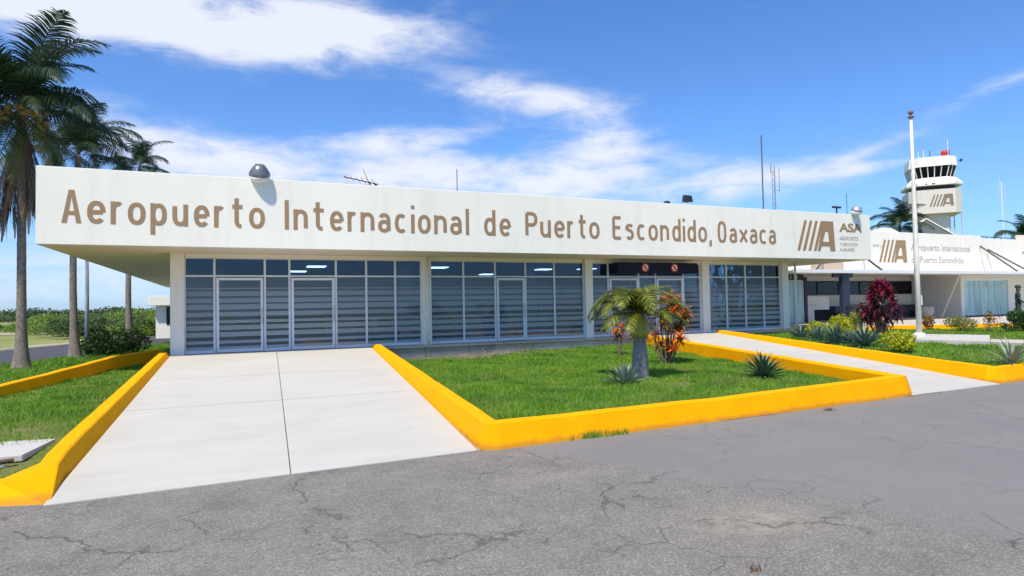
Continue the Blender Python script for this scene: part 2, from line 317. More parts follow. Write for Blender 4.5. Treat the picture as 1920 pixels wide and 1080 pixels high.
def emis(name, col, st):
    m = bpy.data.materials.new(name); m.use_nodes = True; b = m.node_tree.nodes['Principled BSDF']
    b.inputs['Emission Color'].default_value = col+(1,); b.inputs['Emission Strength'].default_value = st; b.inputs['Base Color'].default_value = (.8, .8, .8, 1)
    return m
tubelight = emis('fluorescent_tube', (.9, .95, 1), 3.0)

palmleaf = leafmat('palm_leaf', (.018, .042, .022), (.045, .085, .035), .42, .2)
palmleaf_y = leafmat('palm_leaf_yellowing', (.14, .16, .03), (.27, .21, .05), .5, .2)
deadleaf = leafmat('dead_palm_leaf', (.10, .07, .05), (.24, .16, .10), .9, .1)
adonleaf = leafmat('island_palm_leaf', (.04, .085, .010), (.15, .20, .022), .38, .3, (.34, .30, .05))
crotonleaf = leafmat('croton_leaf', (.75, .22, .02), (.60, .07, .015), .4, .35, (.72, .55, .05))
crotondark = leafmat('croton_dark_leaf', (.30, .05, .012), (.10, .15, .02), .45, .3, (.55, .20, .02))
tileaf = leafmat('ti_leaf', (.10, .006, .025), (.20, .010, .04), .45, .25, (.32, .02, .055))
tileafd = leafmat('ti_dark_leaf', (.05, .006, .02), (.10, .012, .03), .4, .2)
agavel = leafmat('agave_leaf', (.17, .23, .18), (.30, .36, .28), .5, .05)
agaved = leafmat('green_agave_leaf', (.055, .11, .065), (.12, .19, .11), .45, .05)
durl = leafmat('golden_shrub_leaf', (.28, .34, .012), (.56, .56, .03), .45, .35)
greenl = leafmat('green_shrub_leaf', (.03, .07, .015), (.07, .13, .025), .45, .25)
darkl = leafmat('dark_shrub_leaf', (.02, .045, .015), (.05, .085, .025), .5, .2)
fieldl = leafmat('field_bush_leaf', (.13, .22, .04), (.28, .40, .08), .6, .35)
farl = leafmat('far_tree_leaf', (.055, .10, .045), (.11, .16, .06), .7, .2)
olivel = leafmat('pale_shrub_leaf', (.16, .20, .05), (.28, .30, .08), .5, .3)
def grassmat():
    m = leafmat('grass_blade', (.075, .22, .014), (.19, .42, .035), .55, .38, (.30, .42, .06)); t = m.node_tree
    b = t.nodes['Principled BSDF']; src = b.inputs['Base Color'].links[0].from_socket
    g = N(t, 'ShaderNodeTexCoord'); n = N(t, 'ShaderNodeTexNoise', inp={'Scale': .9, 'Detail': 5, 'Roughness': .6}); t.links.new(g.outputs['Object'], n.inputs['Vector'])
    c = mixc(t, 1.0, src, ramp(t, n.outputs[0], [(.30, (.45, .62, .6)), (.5, (.95, .98, 1)), (.68, (1.4, 1.12, 1.1))]), 'MULTIPLY')
    n2 = N(t, 'ShaderNodeTexNoise', inp={'Scale': .55, 'Detail': 6, 'Roughness': .7}); t.links.new(g.outputs['Object'], n2.inputs['Vector'])
    c = mixc(t, M_(t, 'MULTIPLY', ramp(t, n2.outputs[0], [(.55, (0, 0, 0)), (.68, (1, 1, 1))]), .6), c, (.34, .34, .10))
    t.links.new(c, b.inputs['Base Color'])
    for nd in t.nodes:
        if nd.type == 'BSDF_TRANSLUCENT': t.links.new(c, nd.inputs[0])
    return m
grassm = grassmat()

# ------------------------------------------------------------------ mesh helpers
def wloc(o):
    v = Vector((0, 0, 0))
    while o is not None: v += o.location; o = o.parent
    return v
class MB:
    def __init__(s): s.v = []; s.f = []
    def add(s, vs, fs):
        n = len(s.v); s.v += [tuple(p) for p in vs]; s.f += [tuple(i+n for i in f) for f in fs]; return s
    def box(s, x0, y0, z0, x1, y1, z1):
        x0, x1 = min(x0, x1), max(x0, x1); y0, y1 = min(y0, y1), max(y0, y1); z0, z1 = min(z0, z1), max(z0, z1)
        return s.add([(x0,y0,z0),(x1,y0,z0),(x1,y1,z0),(x0,y1,z0),(x0,y0,z1),(x1,y0,z1),(x1,y1,z1),(x0,y1,z1)],
                     [(0,3,2,1),(4,5,6,7),(0,1,5,4),(1,2,6,5),(2,3,7,6),(3,0,4,7)])
    def loft(s, rings, cap=True, closed=True):
        n = len(rings[0]); base = len(s.v)
        for r_ in rings: s.v += [tuple(p) for p in r_]
        for i in range(len(rings)-1):
            for j in range(n if closed else n-1):
                a = base+i*n+j; b = base+i*n+(j+1) % n
                s.f.append((a, b, b+n, a+n))
        if cap:
            s.f.append(tuple(base+j for j in reversed(range(n)))); s.f.append(tuple(base+(len(rings)-1)*n+j for j in range(n)))
        return s
    def tube(s, pts, rad, n=8, cap=True):
        pts = [Vector(p) for p in pts]; rings = []
        if isinstance(rad, (int, float)): rad = [rad]*len(pts)
        for i, p in enumerate(pts):
            d = (pts[min(i+1, len(pts)-1)]-pts[max(i-1, 0)]).normalized()
            up = Vector((0, 0, 1)) if abs(d.z) < .95 else Vector((1, 0, 0))
            a = d.cross(up).normalized(); b = a.cross(d).normalized()
            rings.append([p+(a*math.cos(2*math.pi*k/n)+b*math.sin(2*math.pi*k/n))*rad[i] for k in range(n)])
        return s.loft(rings, cap)
    def lathe(s, prof, n=16, c=(0, 0, 0), rot=None):
        rings = []
        for r_, z in prof:
            rr = [Vector((r_*math.cos(2*math.pi*k/n), r_*math.sin(2*math.pi*k/n), z)) for k in range(n)]
            if rot is not None: rr = [rot @ q for q in rr]
            rings.append([q+Vector(c) for q in rr])
        return s.loft(rings)
    def prism(s, poly, y0, y1, ax='y'):
        n = len(poly)
        if ax == 'y': vs = [(x, y0, z) for x, z in poly]+[(x, y1, z) for x, z in poly]
        elif ax == 'z': vs = [(x, y, y0) for x, y in poly]+[(x, y, y1) for x, y in poly]
        else: vs = [(y0, x, z) for x, z in poly]+[(y1, x, z) for x, z in poly]
        return s.add(vs, [tuple(range(n)), tuple(reversed(range(n, 2*n)))]+[(i, i+n, (i+1) % n+n, (i+1) % n) for i in range(n)])
    def mesh(s, name, m, off=Vector((0, 0, 0)), smooth=False):
        me = bpy.data.meshes.new(name)
        me.from_pydata([(v[0]-off.x, v[1]-off.y, v[2]-off.z) for v in s.v], [], s.f); me.materials.append(m)
        b = bmesh.new(); b.from_mesh(me); bmesh.ops.recalc_face_normals(b, faces=b.faces); b.to_mesh(me); b.free()
        if smooth: me.polygons.foreach_set('use_smooth', [True]*len(me.polygons))
        return me
    def build(s, name, m, parent=None, local=False, smooth=False, bevel=0):
        o = bpy.data.objects.new(name, s.mesh(name, m, Vector((0, 0, 0)) if (local or parent is None) else wloc(parent), smooth))
        COL.objects.link(o)
        if parent is not None: o.parent = parent
        if bevel:
            bv = o.modifiers.new('bevel', 'BEVEL'); bv.width = bevel; bv.segments = 2; bv.limit_method = 'ANGLE'
        return o
def tag(o, label=None, cat=None, group=None, kind=None):
    if label: o['label'] = label
    if cat: o['category'] = cat
    if group: o['group'] = group
    if kind: o['kind'] = kind
    return o
def thing(name, label, cat, loc=(0, 0, 0), rz=0, group=None):
    o = bpy.data.objects.new(name, None); COL.objects.link(o); o.location = loc; o.rotation_euler = (0, 0, rz); o.empty_display_size = .2
    return tag(o, label, cat, group)
def npmesh(name, V, Fc, m):
    """V (n,3), Fc (k,3|4)"""
    me = bpy.data.meshes.new(name); V = np.asarray(V, np.float32); Fc = np.asarray(Fc, np.int32); k = Fc.shape[1]
    me.vertices.add(len(V)); me.vertices.foreach_set('co', V.ravel())
    me.loops.add(Fc.size); me.loops.foreach_set('vertex_index', Fc.ravel())
    me.polygons.add(len(Fc)); me.polygons.foreach_set('loop_start', np.arange(0, Fc.size, k, dtype=np.int32))
    try: me.polygons.foreach_set('loop_total', np.full(len(Fc), k, np.int32))
    except Exception: pass
    me.update(calc_edges=True); me.materials.append(m); return me
def link(name, me, parent=None, loc=(0, 0, 0), rot=(0, 0, 0), sc=(1, 1, 1)):
    o = bpy.data.objects.new(name, me); COL.objects.link(o); o.parent = parent; o.location = loc; o.rotation_euler = rot; o.scale = sc; return o

# ------------------------------------------------------------------ levels of the ground
FLOOR = .58
def walk_z(y): return max(0, FLOOR*(y-7.3)/12.85)
def lerp(a, b, t): return a+(b-a)*t
def interp(x, xs, ys): return float(np.interp(x, xs, ys))
def island_z(x, y):
    back = interp(x, [3.8, 5.0, 7, 10, 14.5], [.24, .10, .08, .22, .30]); f = interp(x, [3, 6, 10, 14], [.24, .22, .17, .12])
    mid_ = interp(x, [3, 6, 10, 14], [.24, .18, .13, .13])
    z = interp(y, [7.6, 12, 17, 20.2], [f, mid_, lerp(mid_, back, .3), back]); return z+.018*mnoise.noise(Vector((x*.5, y*.5, 0)))
def left_z(x, y): return lerp(.11, .24, max(0, min(1, (y-7.9)/1.3)))+.02*mnoise.noise(Vector((x*.5, y*.5, 3)))
def right_z(x, y): return lerp(.27, .42, max(0, min(1, (y-8)/9)))+.01*mnoise.noise(Vector((x*.5, y*.5, 5)))
def back_z(x, y):
    return lerp(.36, .02, max(0, min(1, (y-14)/20)))

# ------------------------------------------------------------------ setting
g = MB().add([(-1500, -300, -.06), (2500, -300, -.06), (2500, 3000, -.06), (-1500, 3000, -.06)], [(0, 1, 2, 3)]).build('ground', field); tag(g, kind='structure')
rd = MB().add([(-14, -14, 0), (48, -14, 0), (48, 9.6, 0), (14.3, 7.9, 0), (11.6, 7.85, 0), (2.7, 7.42, 0), (-2, 7.45, 0), (-14, 7.6, 0)], [tuple(range(8))]).build('road', asphalt); tag(rd, kind='structure')
sr = MB().add([(-26, 14, 0.0), (-9.6, 14, 0.0), (-7.5, 25.9, 0), (-4.9, 42, 0), (-1.5, 62, 0), (6, 100, 0), (0, 105, 0), (-6.6, 58, 0), (-11.9, 41.5, 0), (-18, 26, 0)], [tuple(range(10))]).build('side_road', sideroad); tag(sr, kind='structure')
vg = MB().add([(-60, 24, -.03), (-18.0, 26, -.03), (-11.9, 41.5, -.03), (-6.6, 58, -.03), (0, 105, -.03), (-2.2, 105.5, -.03), (-8.6, 58.5, -.03), (-14.2, 43, -.03), (-21, 29, -.03), (-60, 30, -.03)], [tuple(range(10))]).build('sandy_verge', sandm); tag(vg, kind='structure')
rr = MB()
for k in range(40):
    a = k/39; p = Vector((-60+a*52, 50+a*38, 0)); w = .8+.5*math.sin(k*.9)
    rr.v += [(p.x-.6, p.y+w, -.02), (p.x+.6, p.y-w, -.02), (p.x, p.y, .25+.12*math.sin(k*1.7))]
rr.f = [(3*i, 3*i+2, 3*i+5, 3*i+3) for i in range(39)]+[(3*i+2, 3*i+1, 3*i+4, 3*i+5) for i in range(39)]
tag(rr.build('earth_bank', sandm), kind='structure')

def shear(key, x, y):
    if key == 'isl': return max(0, (x-3.2)*.052)*max(0, 1-(y-7.6)/4)
    if key == 'rgh': return .12+max(0, (x-14.5)*.056)*max(0, 1-(y-8.1)/8)
    return 0
def patch(name, poly, zf, m, name_key='', step=.5):
    """grid-filled lawn sheet over a convex-ish polygon given as (x0(y), x1(y)) spans"""
    ys = np.arange(poly[0], poly[1]+1e-6, step); mb = MB(); cols = poly[4]
    for y in ys:
        a, b = poly[2](y), poly[3](y)
        for k in range(cols+1):
            x = lerp(a, b, k/cols); y_ = y+shear(name_key, x, y); mb.v.append((x, y_, zf(x, y_)))
    n = cols+1
    for i in range(len(ys)-1):
        for k in range(cols): mb.f.append((i*n+k, i*n+k+1, (i+1)*n+k+1, (i+1)*n+k))
    o = mb.build(name, m, smooth=True); return tag(o, kind='structure')
def lin(xs, ys): return lambda t: interp(t, xs, ys)
isl = (7.6, 20.3, lin([7.6, 20.3], [3.07, 4.08]), lin([7.6, 8.0, 20.3], [11.1, 11.32, 14.2]), 22)
# left kerb branch (front foot of its face)
BR = [at_z(x, y, .24) for x, y in ((-330, 830), (-150, 782), (0, 746.7), (92, 724), (148, 711), (222, 691), (304, 678))]
BR = [(p.x, p.y) for p in BR]
brx = lin([p[1] for p in BR], [p[0] for p in BR])
bry = lin([p[0] for p in BR], [p[1] for p in BR])
lft = (7.85, 22.2, lambda y: -9 if y < BR[0][1] else max(-9, brx(y)-.1), lambda y: interp(y, [7.3, 20.1, 22.3], [-1.95, -2.05, -2.05]), 16)
bck = (8.0, 42, lambda y: interp(y, [8, 14, 25.9, 42], [-14, -9.7, -7.5, -4.9]), lambda y: (max(-9.4, brx(y)-.27) if y < 22.0 else -1.96) if y > BR[0][1] else -9.4, 8)
rgh = (8.1, 21.5, lin([8.1, 20, 21.5], [14.85, 18.2, 18.6]), lambda y: 40, 30)
patch('lawn', isl, island_z, soil, 'isl'); patch('lawn', lft, left_z, soil); patch('lawn', bck, back_z, soil); patch('lawn', rgh, right_z, soil, 'rgh', 1.0)

# walkways: a bed with cast slabs on it
def walkway(name, xl, xr, rows, split, zf, drop=.0):
    bed = MB().add([(xl(rows[0])-.05, rows[0], -.02), (xr(rows[0])+.05, rows[0]+.02, -.02), (xr(rows[-1])+.05, rows[-1], zf(rows[-1])-.02), (xl(rows[-1])-.05, rows[-1], zf(rows[-1])-.02)], [(0, 1, 2, 3)]).build(name, plinthm); tag(bed, kind='structure')
    for i in range(len(rows)-1):
        for j in range(len(split)-1):
            y0, y1 = rows[i]+(.020 if i else 0), rows[i+1]-.020
            q = []
            for y in (y0, y1):
                a = lerp(xl(y), xr(y), split[j])+(.006 if j else 0); b = lerp(xl(y), xr(y), split[j+1])-(.006 if j < len(split)-2 else 0)
                q.append((a, b, y))
            sk = .0 if i else 1
            y00 = y0+(.0 if not sk else .02*0)
            za, zb = zf(q[0][2])+.012, zf(q[1][2])+.012
            vs = [(q[0][0], q[0][2], za), (q[0][1], q[0][2]+(drop*(j+1)/(len(split)-1) if sk else 0), za), (q[1][1], q[1][2], zb), (q[1][0], q[1][2], zb)]
            if sk: vs[0] = (vs[0][0], vs[0][1]+drop*j/(len(split)-1), vs[0][2])
            lo = [(a, b, c-.05) for a, b, c in vs]
            MB().add(vs+lo, [(0, 1, 2, 3), (0, 4, 5, 1), (1, 5, 6, 2), (2, 6, 7, 3), (3, 7, 4, 0)]).build('slab', conc, bed, bevel=.004)
walkway('walkway', lin([7.2, 20.3], [-1.74, -1.9]), lin([7.2, 20.3], [2.70, 3.80]), [7.22, 11.9, 15.35, 20.32], [0, .5, 1], walk_z, .18)
def w2z(y): return max(0, FLOOR*(y-7.6)/12.6)
walkway('walkway', lin([7.7, 20.3], [11.5, 14.55]), lin([7.7, 20.3], [14.4, 17.9]), [7.72, 10.6, 13.7, 17, 20.32], [0, 1], w2z, .12)

# kerbs --------------------------------------------------------------
def kerb(path, wid=.30, batter=.09, zin=0.0, seg=.35, label=None, jit=.006):
    """path: (x, y, zbase, ztop); the body lies to the left of the travel direction"""
    pts = []
    for a, b in zip(path[:-1], path[1:]):
        L = math.hypot(b[0]-a[0], b[1]-a[1]); n = max(1, int(L/seg))
        a = tuple(a)+((batter,) if len(a) == 4 else ()); b = tuple(b)+((batter,) if len(b) == 4 else ())
        for k in range(n): pts.append([lerp(a[i], b[i], k/n) for i in range(5)])
    pts.append(list(b)); mb = MB(); rings = []
    for i, p in enumerate(pts):
        def nrm(a, b):
            d = Vector((b[0]-a[0], b[1]-a[1])).normalized(); return Vector((-d.y, d.x))
        ns = []
        if i > 0: ns.append(nrm(pts[i-1], p))
        if i < len(pts)-1: ns.append(nrm(p, pts[i+1]))
        nn_ = sum(ns, Vector((0, 0))).normalized(); sc = 1/max(.45, nn_.dot(ns[0]))
        j = mnoise.noise(Vector((p[0]*1.3, p[1]*1.3, 1)))*jit*2; jz = mnoise.noise(Vector((p[0]*1.1, p[1]*1.1, 9)))*jit*2
        zb, zt = p[2]-.02, p[3]+jz
        B_ = p[4]; W_ = max(wid, B_+.2)
        prof = [(0, zb), (B_+j, zt-.016), (B_+.018+j, zt), (W_-.05, zt), (W_-.02, zt-.012), (W_, zt-.04), (W_+.01, min(zb, zin)-.1)]
        rings.append([(p[0]+nn_.x*o*sc, p[1]+nn_.y*o*sc, z) for o, z in prof])
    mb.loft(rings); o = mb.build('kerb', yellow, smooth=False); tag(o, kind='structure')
    
    return o
kerb([(3.80, 20.25, walk_z(20.2)-.02, .70), (2.76, 7.62, .0, .335), (2.80, 7.36, 0, .33), (3.0, 7.32, 0, .325), (7, 7.5, 0, .32), (11.40, 7.72, 0, .37), (11.62, 7.80, 0, .37), (11.66, 8.0, 0, .37), (14.5, 20.25, w2z(20), .66)])
mb = MB(); NR = 36
for i in range(NR+1):
    f = i/NR; y = lerp(20.25, 8.3, f); xb = lerp(-1.90, -1.76, f); zb = walk_z(y)-.02; zt = interp(y, [8.3, 9.3, 20.25], [.235, .29, .70])+.006*mnoise.noise(Vector((0, y*1.3, 4)))
    j = .008*mnoise.noise(Vector((2, y*1.2, 0)))
    q = [(xb, y, zb), (xb-.085+j, y, zt-.016), (xb-.105+j, y, zt), (xb-.26+j, y, zt), (xb-.285+j, y, zt-.02), (xb-.29, y, .05)]
    if i == NR: q = [(-1.765, 8.3, 0.0), (-1.82, 8.12, .205), (-1.84, 8.12, .215), (-2.0, 8.25, .22), (-2.03, 8.28, .20), (-2.04, 8.3, .0)]
    mb.v += q
for i in range(NR):
    for k in range(5): mb.f.append((i*6+k, i*6+k+1, i*6+7+k, i*6+6+k))
e0 = NR*6; n0 = len(mb.v); t2 = at_z(0, 905, .17)
mb.v += [(-1.69, 7.24, -.02), (-2.15, 7.39, -.02), (-4.2, 7.56, -.02), (-9, 7.75, -.02), tuple(t2), (-4.2, t2.y+.25, .13), (-9, t2.y+.4, .12), (t2.x-.02, t2.y+.16, .175), (-4.2, t2.y+.42, .13), (-9, t2.y+.58, .12), (t2.x-.02, t2.y+.2, 0), (-4.2, t2.y+.45, 0), (-9, t2.y+.6, 0)]
mb.f += [(e0, n0, e0+1), (n0, n0+1, n0+4, e0+2), (n0, e0+2, e0+1), (n0+1, n0+2, n0+5, n0+4), (n0+2, n0+3, n0+6, n0+5), (e0+2, n0+4, n0+7, e0+3), (n0+4, n0+5, n0+8, n0+7), (n0+5, n0+6, n0+9, n0+8), (e0+3, n0+7, n0+10, e0+5), (n0+7, n0+8, n0+11, n0+10), (n0+8, n0+9, n0+12, n0+11)]
tag(mb.build('kerb', yellow), kind='structure')
kerb([(BR[i][0], BR[i][1], .2, (.40, .42, .46, .50, .54, .60, .64)[i]) for i in range(7)], wid=.26, batter=.05)
kerb([(17.9, 20.25, w2z(20), .70), (14.62, 8.55, w2z(8.5), .345), (14.55, 8.2, 0, .34), (14.62, 7.98, 0, .33), (14.9, 7.93, 0, .33), (22, 8.35, 0, .33), (40, 9.3, 0, .33)])
kerb([(18.4, 21.2, .4, .62), (25.5, 19.8, .4, .62), (31.5, 17.6, .38, .60), (44, 15.2, .38, .58)], wid=.24, batter=.04)
# reddish washed-out soil strip at the foot of the front kerb
st = MB(); K = 60
for i in range(K+1):
    x = lerp(4.2, 12.4, i/K); y = lerp(7.36, 7.86, (x-3)/8.6); w = .05+.05*abs(mnoise.noise(Vector((x*1.5, 0, 0))))+(.10 if x > 11.3 else 0)+.05*math.exp(-((x-7.6)/1.2)**2)
    st.v += [(x, y-w, .004), (x, y+.06, .006)]
st.f = [(2*i, 2*i+2, 2*i+3, 2*i+1) for i in range(K)]
tag(st.build('soil_strip', redsoil), kind='structure')
# terrace in front of the rear wing
tr_ = MB().add([(17.95, 20.3, FLOOR-.012), (18.4, 21.3, FLOOR-.012), (25.6, 19.9, FLOOR-.014), (31.6, 17.7, FLOOR-.02), (44, 15.3, FLOOR-.02), (60, 14, FLOOR-.02), (60, 40, FLOOR-.012), (17.95, 40, FLOOR-.012)], [tuple(range(8))]).build('terrace', pavem); tag(tr_, kind='structure')
gp = MB()
gp.prism([tuple(at_z(1857, 641, .42))[:2], tuple(at_z(1857, 636, .42))[:2], tuple(at_z(2100, 642, .42))[:2], tuple(at_z(2100, 652, .42))[:2]], .2, .425, 'z')
tag(gp.build('path', pavem), kind='structure')

# ------------------------------------------------------------------ grass
def grass(name, poly, zf, dens, h, w, seed, excl=None):
    r_ = np.random.default_rng(seed); y0, y1, fa, fb, _ = poly
    xs = [fa(y) for y in np.linspace(y0, y1, 40)]; xe = [fb(y) for y in np.linspace(y0, y1, 40)]
    mn, mx_ = min(xs), max(xe); n = int((mx_-mn)*(y1-y0)*dens)
    X = r_.uniform(mn, mx_, n); Y = r_.uniform(y0, y1, n)
    yy = np.linspace(y0, y1, 200); A = np.interp(Y, yy, [fa(t) for t in yy]); B = np.interp(Y, yy, [fb(t) for t in yy])
    k = (X > A+.02) & (X < B-.02)
    dist = np.hypot(X, Y); k &= r_.uniform(0, 1, n) < np.clip((9.5/dist)**1.1, .12, 1)
    # only what the camera's surroundings could see
    X, Y = X[k], Y[k]; dist = dist[k]
    if seed == 1: Y = Y+np.maximum(0, (X-3.2)*.052)*np.maximum(0, 1-(Y-7.6)/4)+.03
    if seed == 4: Y = Y+.15+np.maximum(0, (X-14.5)*.056)*np.maximum(0, 1-(Y-8.1)/8)
    if excl is not None: q = excl(X, Y); X, Y, dist = X[q], Y[q], dist[q]
    nn1 = np.sin(X*1.7+2.1*np.sin(Y*.9))*np.sin(Y*2.1+1.3*np.sin(X*1.1+seed))+.5*np.sin(X*5.1+Y*1.3)*np.sin(Y*4.3-X)
    q = r_.uniform(0, 1, len(X)) < np.where(nn1 > .62, .38, 1.0); X, Y, dist = X[q], Y[q], dist[q]
    gx = np.linspace(mn-1, mx_+1, 60); gy = np.linspace(y0-1, y1+1, 60)
    G = np.array([[zf(a, b) for a in gx] for b in gy])
    ix = np.clip(((X-gx[0])/(gx[1]-gx[0])).astype(int), 0, 58); iy = np.clip(((Y-gy[0])/(gy[1]-gy[0])).astype(int), 0, 58)
    tx = (X-gx[ix])/(gx[1]-gx[0]); ty = (Y-gy[iy])/(gy[1]-gy[0])
    Z = (G[iy, ix]*(1-tx)+G[iy, ix+1]*tx)*(1-ty)+(G[iy+1, ix]*(1-tx)+G[iy+1, ix+1]*tx)*ty-.01
    n = len(X); a = r_.uniform(0, 6.283, n); clump = .75+.5*np.sin(X*3.1+np.sin(Y*2.3)*1.5)*np.sin(Y*2.7+X*.7)
    hh = h*r_.uniform(.4, 1.4, n)*np.clip(clump, .55, 1.3); ww = w*r_.uniform(.7, 1.3, n)*np.clip(dist/10, .8, 2.2)
    la = r_.uniform(0, 6.283, n); ln = hh*r_.uniform(.1, .9, n)
    V = np.empty((n, 3, 3)); V[:, 0] = np.stack([X-np.cos(a)*ww, Y-np.sin(a)*ww, Z], 1); V[:, 1] = np.stack([X+np.cos(a)*ww, Y+np.sin(a)*ww, Z], 1)
    V[:, 2] = np.stack([X+np.cos(la)*ln, Y+np.sin(la)*ln, Z+hh], 1)
    o = link(name, npmesh(name, V.reshape(-1, 3), np.arange(3*n).reshape(-1, 3), grassm))
    return tag(o, {'isl': 'short green grass of the raised island bed with the palm', 'left': 'short green grass between the two yellow kerbs on the left', 'back': 'grass around the tall palm trunks on the left', 'right': 'green grass of the bed around the flagpole'}[seedn[seed]], 'grass', kind='stuff')
seedn = {1: 'isl', 2: 'left', 3: 'back', 4: 'right'}
def ex_isl(X, Y):
    bare = (((X-7.6)/.9)**2+((Y-11.0)/.7)**2) < .5
    bare |= (Y > 19.2-.9*np.sin(X*1.1)) & (X < 9.5) & (rng.uniform(0, 1, len(X)) < .65)
    return ~(bare & (rng.uniform(0, 1, len(X)) < .7))
grass('grass', isl, island_z, 3400, .085, .006, 1, ex_isl)
grass('grass', lft, left_z, 2600, .075, .006, 2, lambda X, Y: ~((((X+2.6)/.8)**2+((Y-9.4)/1.3)**2 < 1) & (rng.uniform(0, 1, len(X)) < .8)))
grass('grass', bck, back_z, 1500, .12, .008, 3)
grass('grass', rgh, right_z, 1500, .09, .008, 4, lambda X, Y: (Y < np.interp(X, [18.4, 25.5, 31.5, 44], [21.2, 19.8, 17.6, 15.2])-.1) & ~((X > 21.5) & (X < 25.5) & (Y > 12.4) & (Y < 17.8) & (np.abs((X-23.9)+(Y-15.3)*.05) < 1.1)))

# ================================================================== TERMINAL
YF, YG, YC = 18.68, 20.7, 20.5; XL, XR = -4.68, 25.40; ZS, ZT = 3.58, 5.54; YB = 48
term = thing('terminal_building', 'long low white airport terminal with a deep lettered fascia over banded glass doors', 'building', (10, 20.5, 0))
MB().prism([(XL, ZS), (XR, ZS), (XR, ZT), (XL, ZT)], YF, YF+.22).build('fascia', white, term, bevel=.012)
b = MB(); b.box(XL, YF+.222, ZS+.02, XL+.22, YB, ZT); b.box(XR-.22, YF+.222, ZS+.02, XR, 30, ZT); b.box(XL+.222, YB-.2, ZS, XR-.2, YB, ZT)
b.build('parapet', white, term)
MB().box(XL+.003, YF+.224, ZS-.0, XR-.003, YB-.203, ZS+.018).build('soffit', soffitm, term)
MB().box(XL+.23, YF+.23, ZS+.9, XR-.23, YB-.21, ZS+1.0).build('roof', plinthm, term)
# side, back walls, floor and ceiling inside
b = MB(); b.box(-1.93, YC+.25, -.06, -1.73, YB-1, ZS-.003); b.box(-1.727, 33, FLOOR, 22.2, 33.15, ZS-.003); b.box(22.22, YC+.25, 0, 22.42, 40, ZS-.003)
b.build('wall', colm, term)
MB().box(-1.72, YG+.05, 3.38, 22.2, 32.98, 3.42).build('ceiling', inw, term)
MB().box(-1.93, 20.35, -.06, 22.43, 32.98, FLOOR-.004).build('floor', tilem, term)
MB().box(-1.56, YG-.06, 3.46, 22.2, YG+.06, ZS-.004).build('lintel', colm, term)
for a, c in ((-1.93, -1.57), (5.60, 5.92), (11.97, 12.30), (17.58, 17.95), (22.06, 22.43)):
    MB().box(a, YC, FLOOR-.02, c, YC+.40, ZS-.003).build('column', colm, term, bevel=.012)
# plinth blocks along the glass front
xs = [3.95, 5.6, 7.15, 8.1, 9.55, 11.2, 13.0, 14.45]
for i in range(len(xs)-1):
    MB().box(xs[i]+.006, 20.20, -.05, xs[i+1]-.006, 20.345, FLOOR-.075+.004*(i % 2)).build('plinth_block', plinthm if i < 3 else plinthm2, term, bevel=.01)
MB().box(-1.93, 20.12, FLOOR-.07, 22.43, 20.56, FLOOR+.0).build('sill', plinthm2, term, bevel=.008)
# glazing
TZ0, TZ = 2.88, 2.93; GT = 3.455; GB = FLOOR+.01
def window(x0, x1, door=False, banded=True):
    gm = glass if banded else glass_clear
    w = .03
    f = MB(); f.box(x0, YG-.05, GB, x0+w, YG+.05, GT); f.box(x1-w, YG-.05, GB, x1, YG+.05, GT)
    f.box(x0+w, YG-.05, TZ0, x1-w, YG+.05, TZ); f.box(x0+w, YG-.05, GT-.03, x1-w, YG+.05, GT)
    if not door: f.box(x0+w, YG-.05, GB, x1-w, YG+.05, GB+.085)
    o = f.build('window', alu, term)
    MB().box(x0+w, YG-.006, TZ+.002, x1-w, YG+.006, GT-.032).build('pane', glass_clear, o)
    if door:
        d = .075; dx0, dx1 = x0+w+.02, x1-w-.02; dz1 = TZ0-.03
        q = MB(); q.box(dx0, YG-.08, GB+.01, dx0+d, YG+.02, dz1); q.box(dx1-d, YG-.08, GB+.01, dx1, YG+.02, dz1)
        q.box(dx0+d, YG-.08, dz1-d, dx1-d, YG+.02, dz1); q.box(dx0+d, YG-.08, GB+.01, dx1-d, YG+.02, GB+.10)
        dd = q.build('door', alu, term)
        MB().box(dx0+d, YG-.036, GB+.10, dx1-d, YG-.024, dz1-d).build('pane', gm, dd)
        hx = dx1-d*.5
        MB().tube([(hx, YG-.08, 1.45), (hx, YG-.13, 1.47), (hx, YG-.13, 1.88), (hx, YG-.08, 1.90)], .014, 6).build('handle', galv, dd)
    else:
        MB().box(x0+w, YG-.006, GB+.087, x1-w, YG+.006, TZ0-.002).build('pane', gm, o)
bays = [([-1.57, -.77, .64, 1.36, 2.78, 3.75, 4.71, 5.60], {1, 3}), ([5.92, 7.13, 8.33, 9.53, 10.72, 11.97], {2}),
        ([12.30, 13.08, 14.5, 15.32, 16.71, 17.58], {1, 3}), ([17.95, 19.0, 20.05, 21.09, 22.06], set())]
for xsb, doors in bays:
    for i in range(len(xsb)-1): window(xsb[i]+.001, xsb[i+1]-.001, i in doors)
# ceiling lamps seen through the glass
for x, y in ((6.6, 22.6), (11.4, 23.2), (10.3, 27), (1.7, 25.5), (2.1, 22.6), (13.2, 22.7), (19.6, 24), (7.0, 29), (0, 29)):
    MB().box(x, y, 3.35, x+.62, y+.62, 3.379).build('ceiling_light', tubelight, term)
for x, y in ((5.35, 22.4), (10.35, 22.3), (15.9, 22.4), (19.15, 22.3), (20.55, 23.2), (-.9, 23.0)):
    MB().box(x, y, FLOOR, x+.34, y+.34, 3.379).build('interior_column', colm, term)
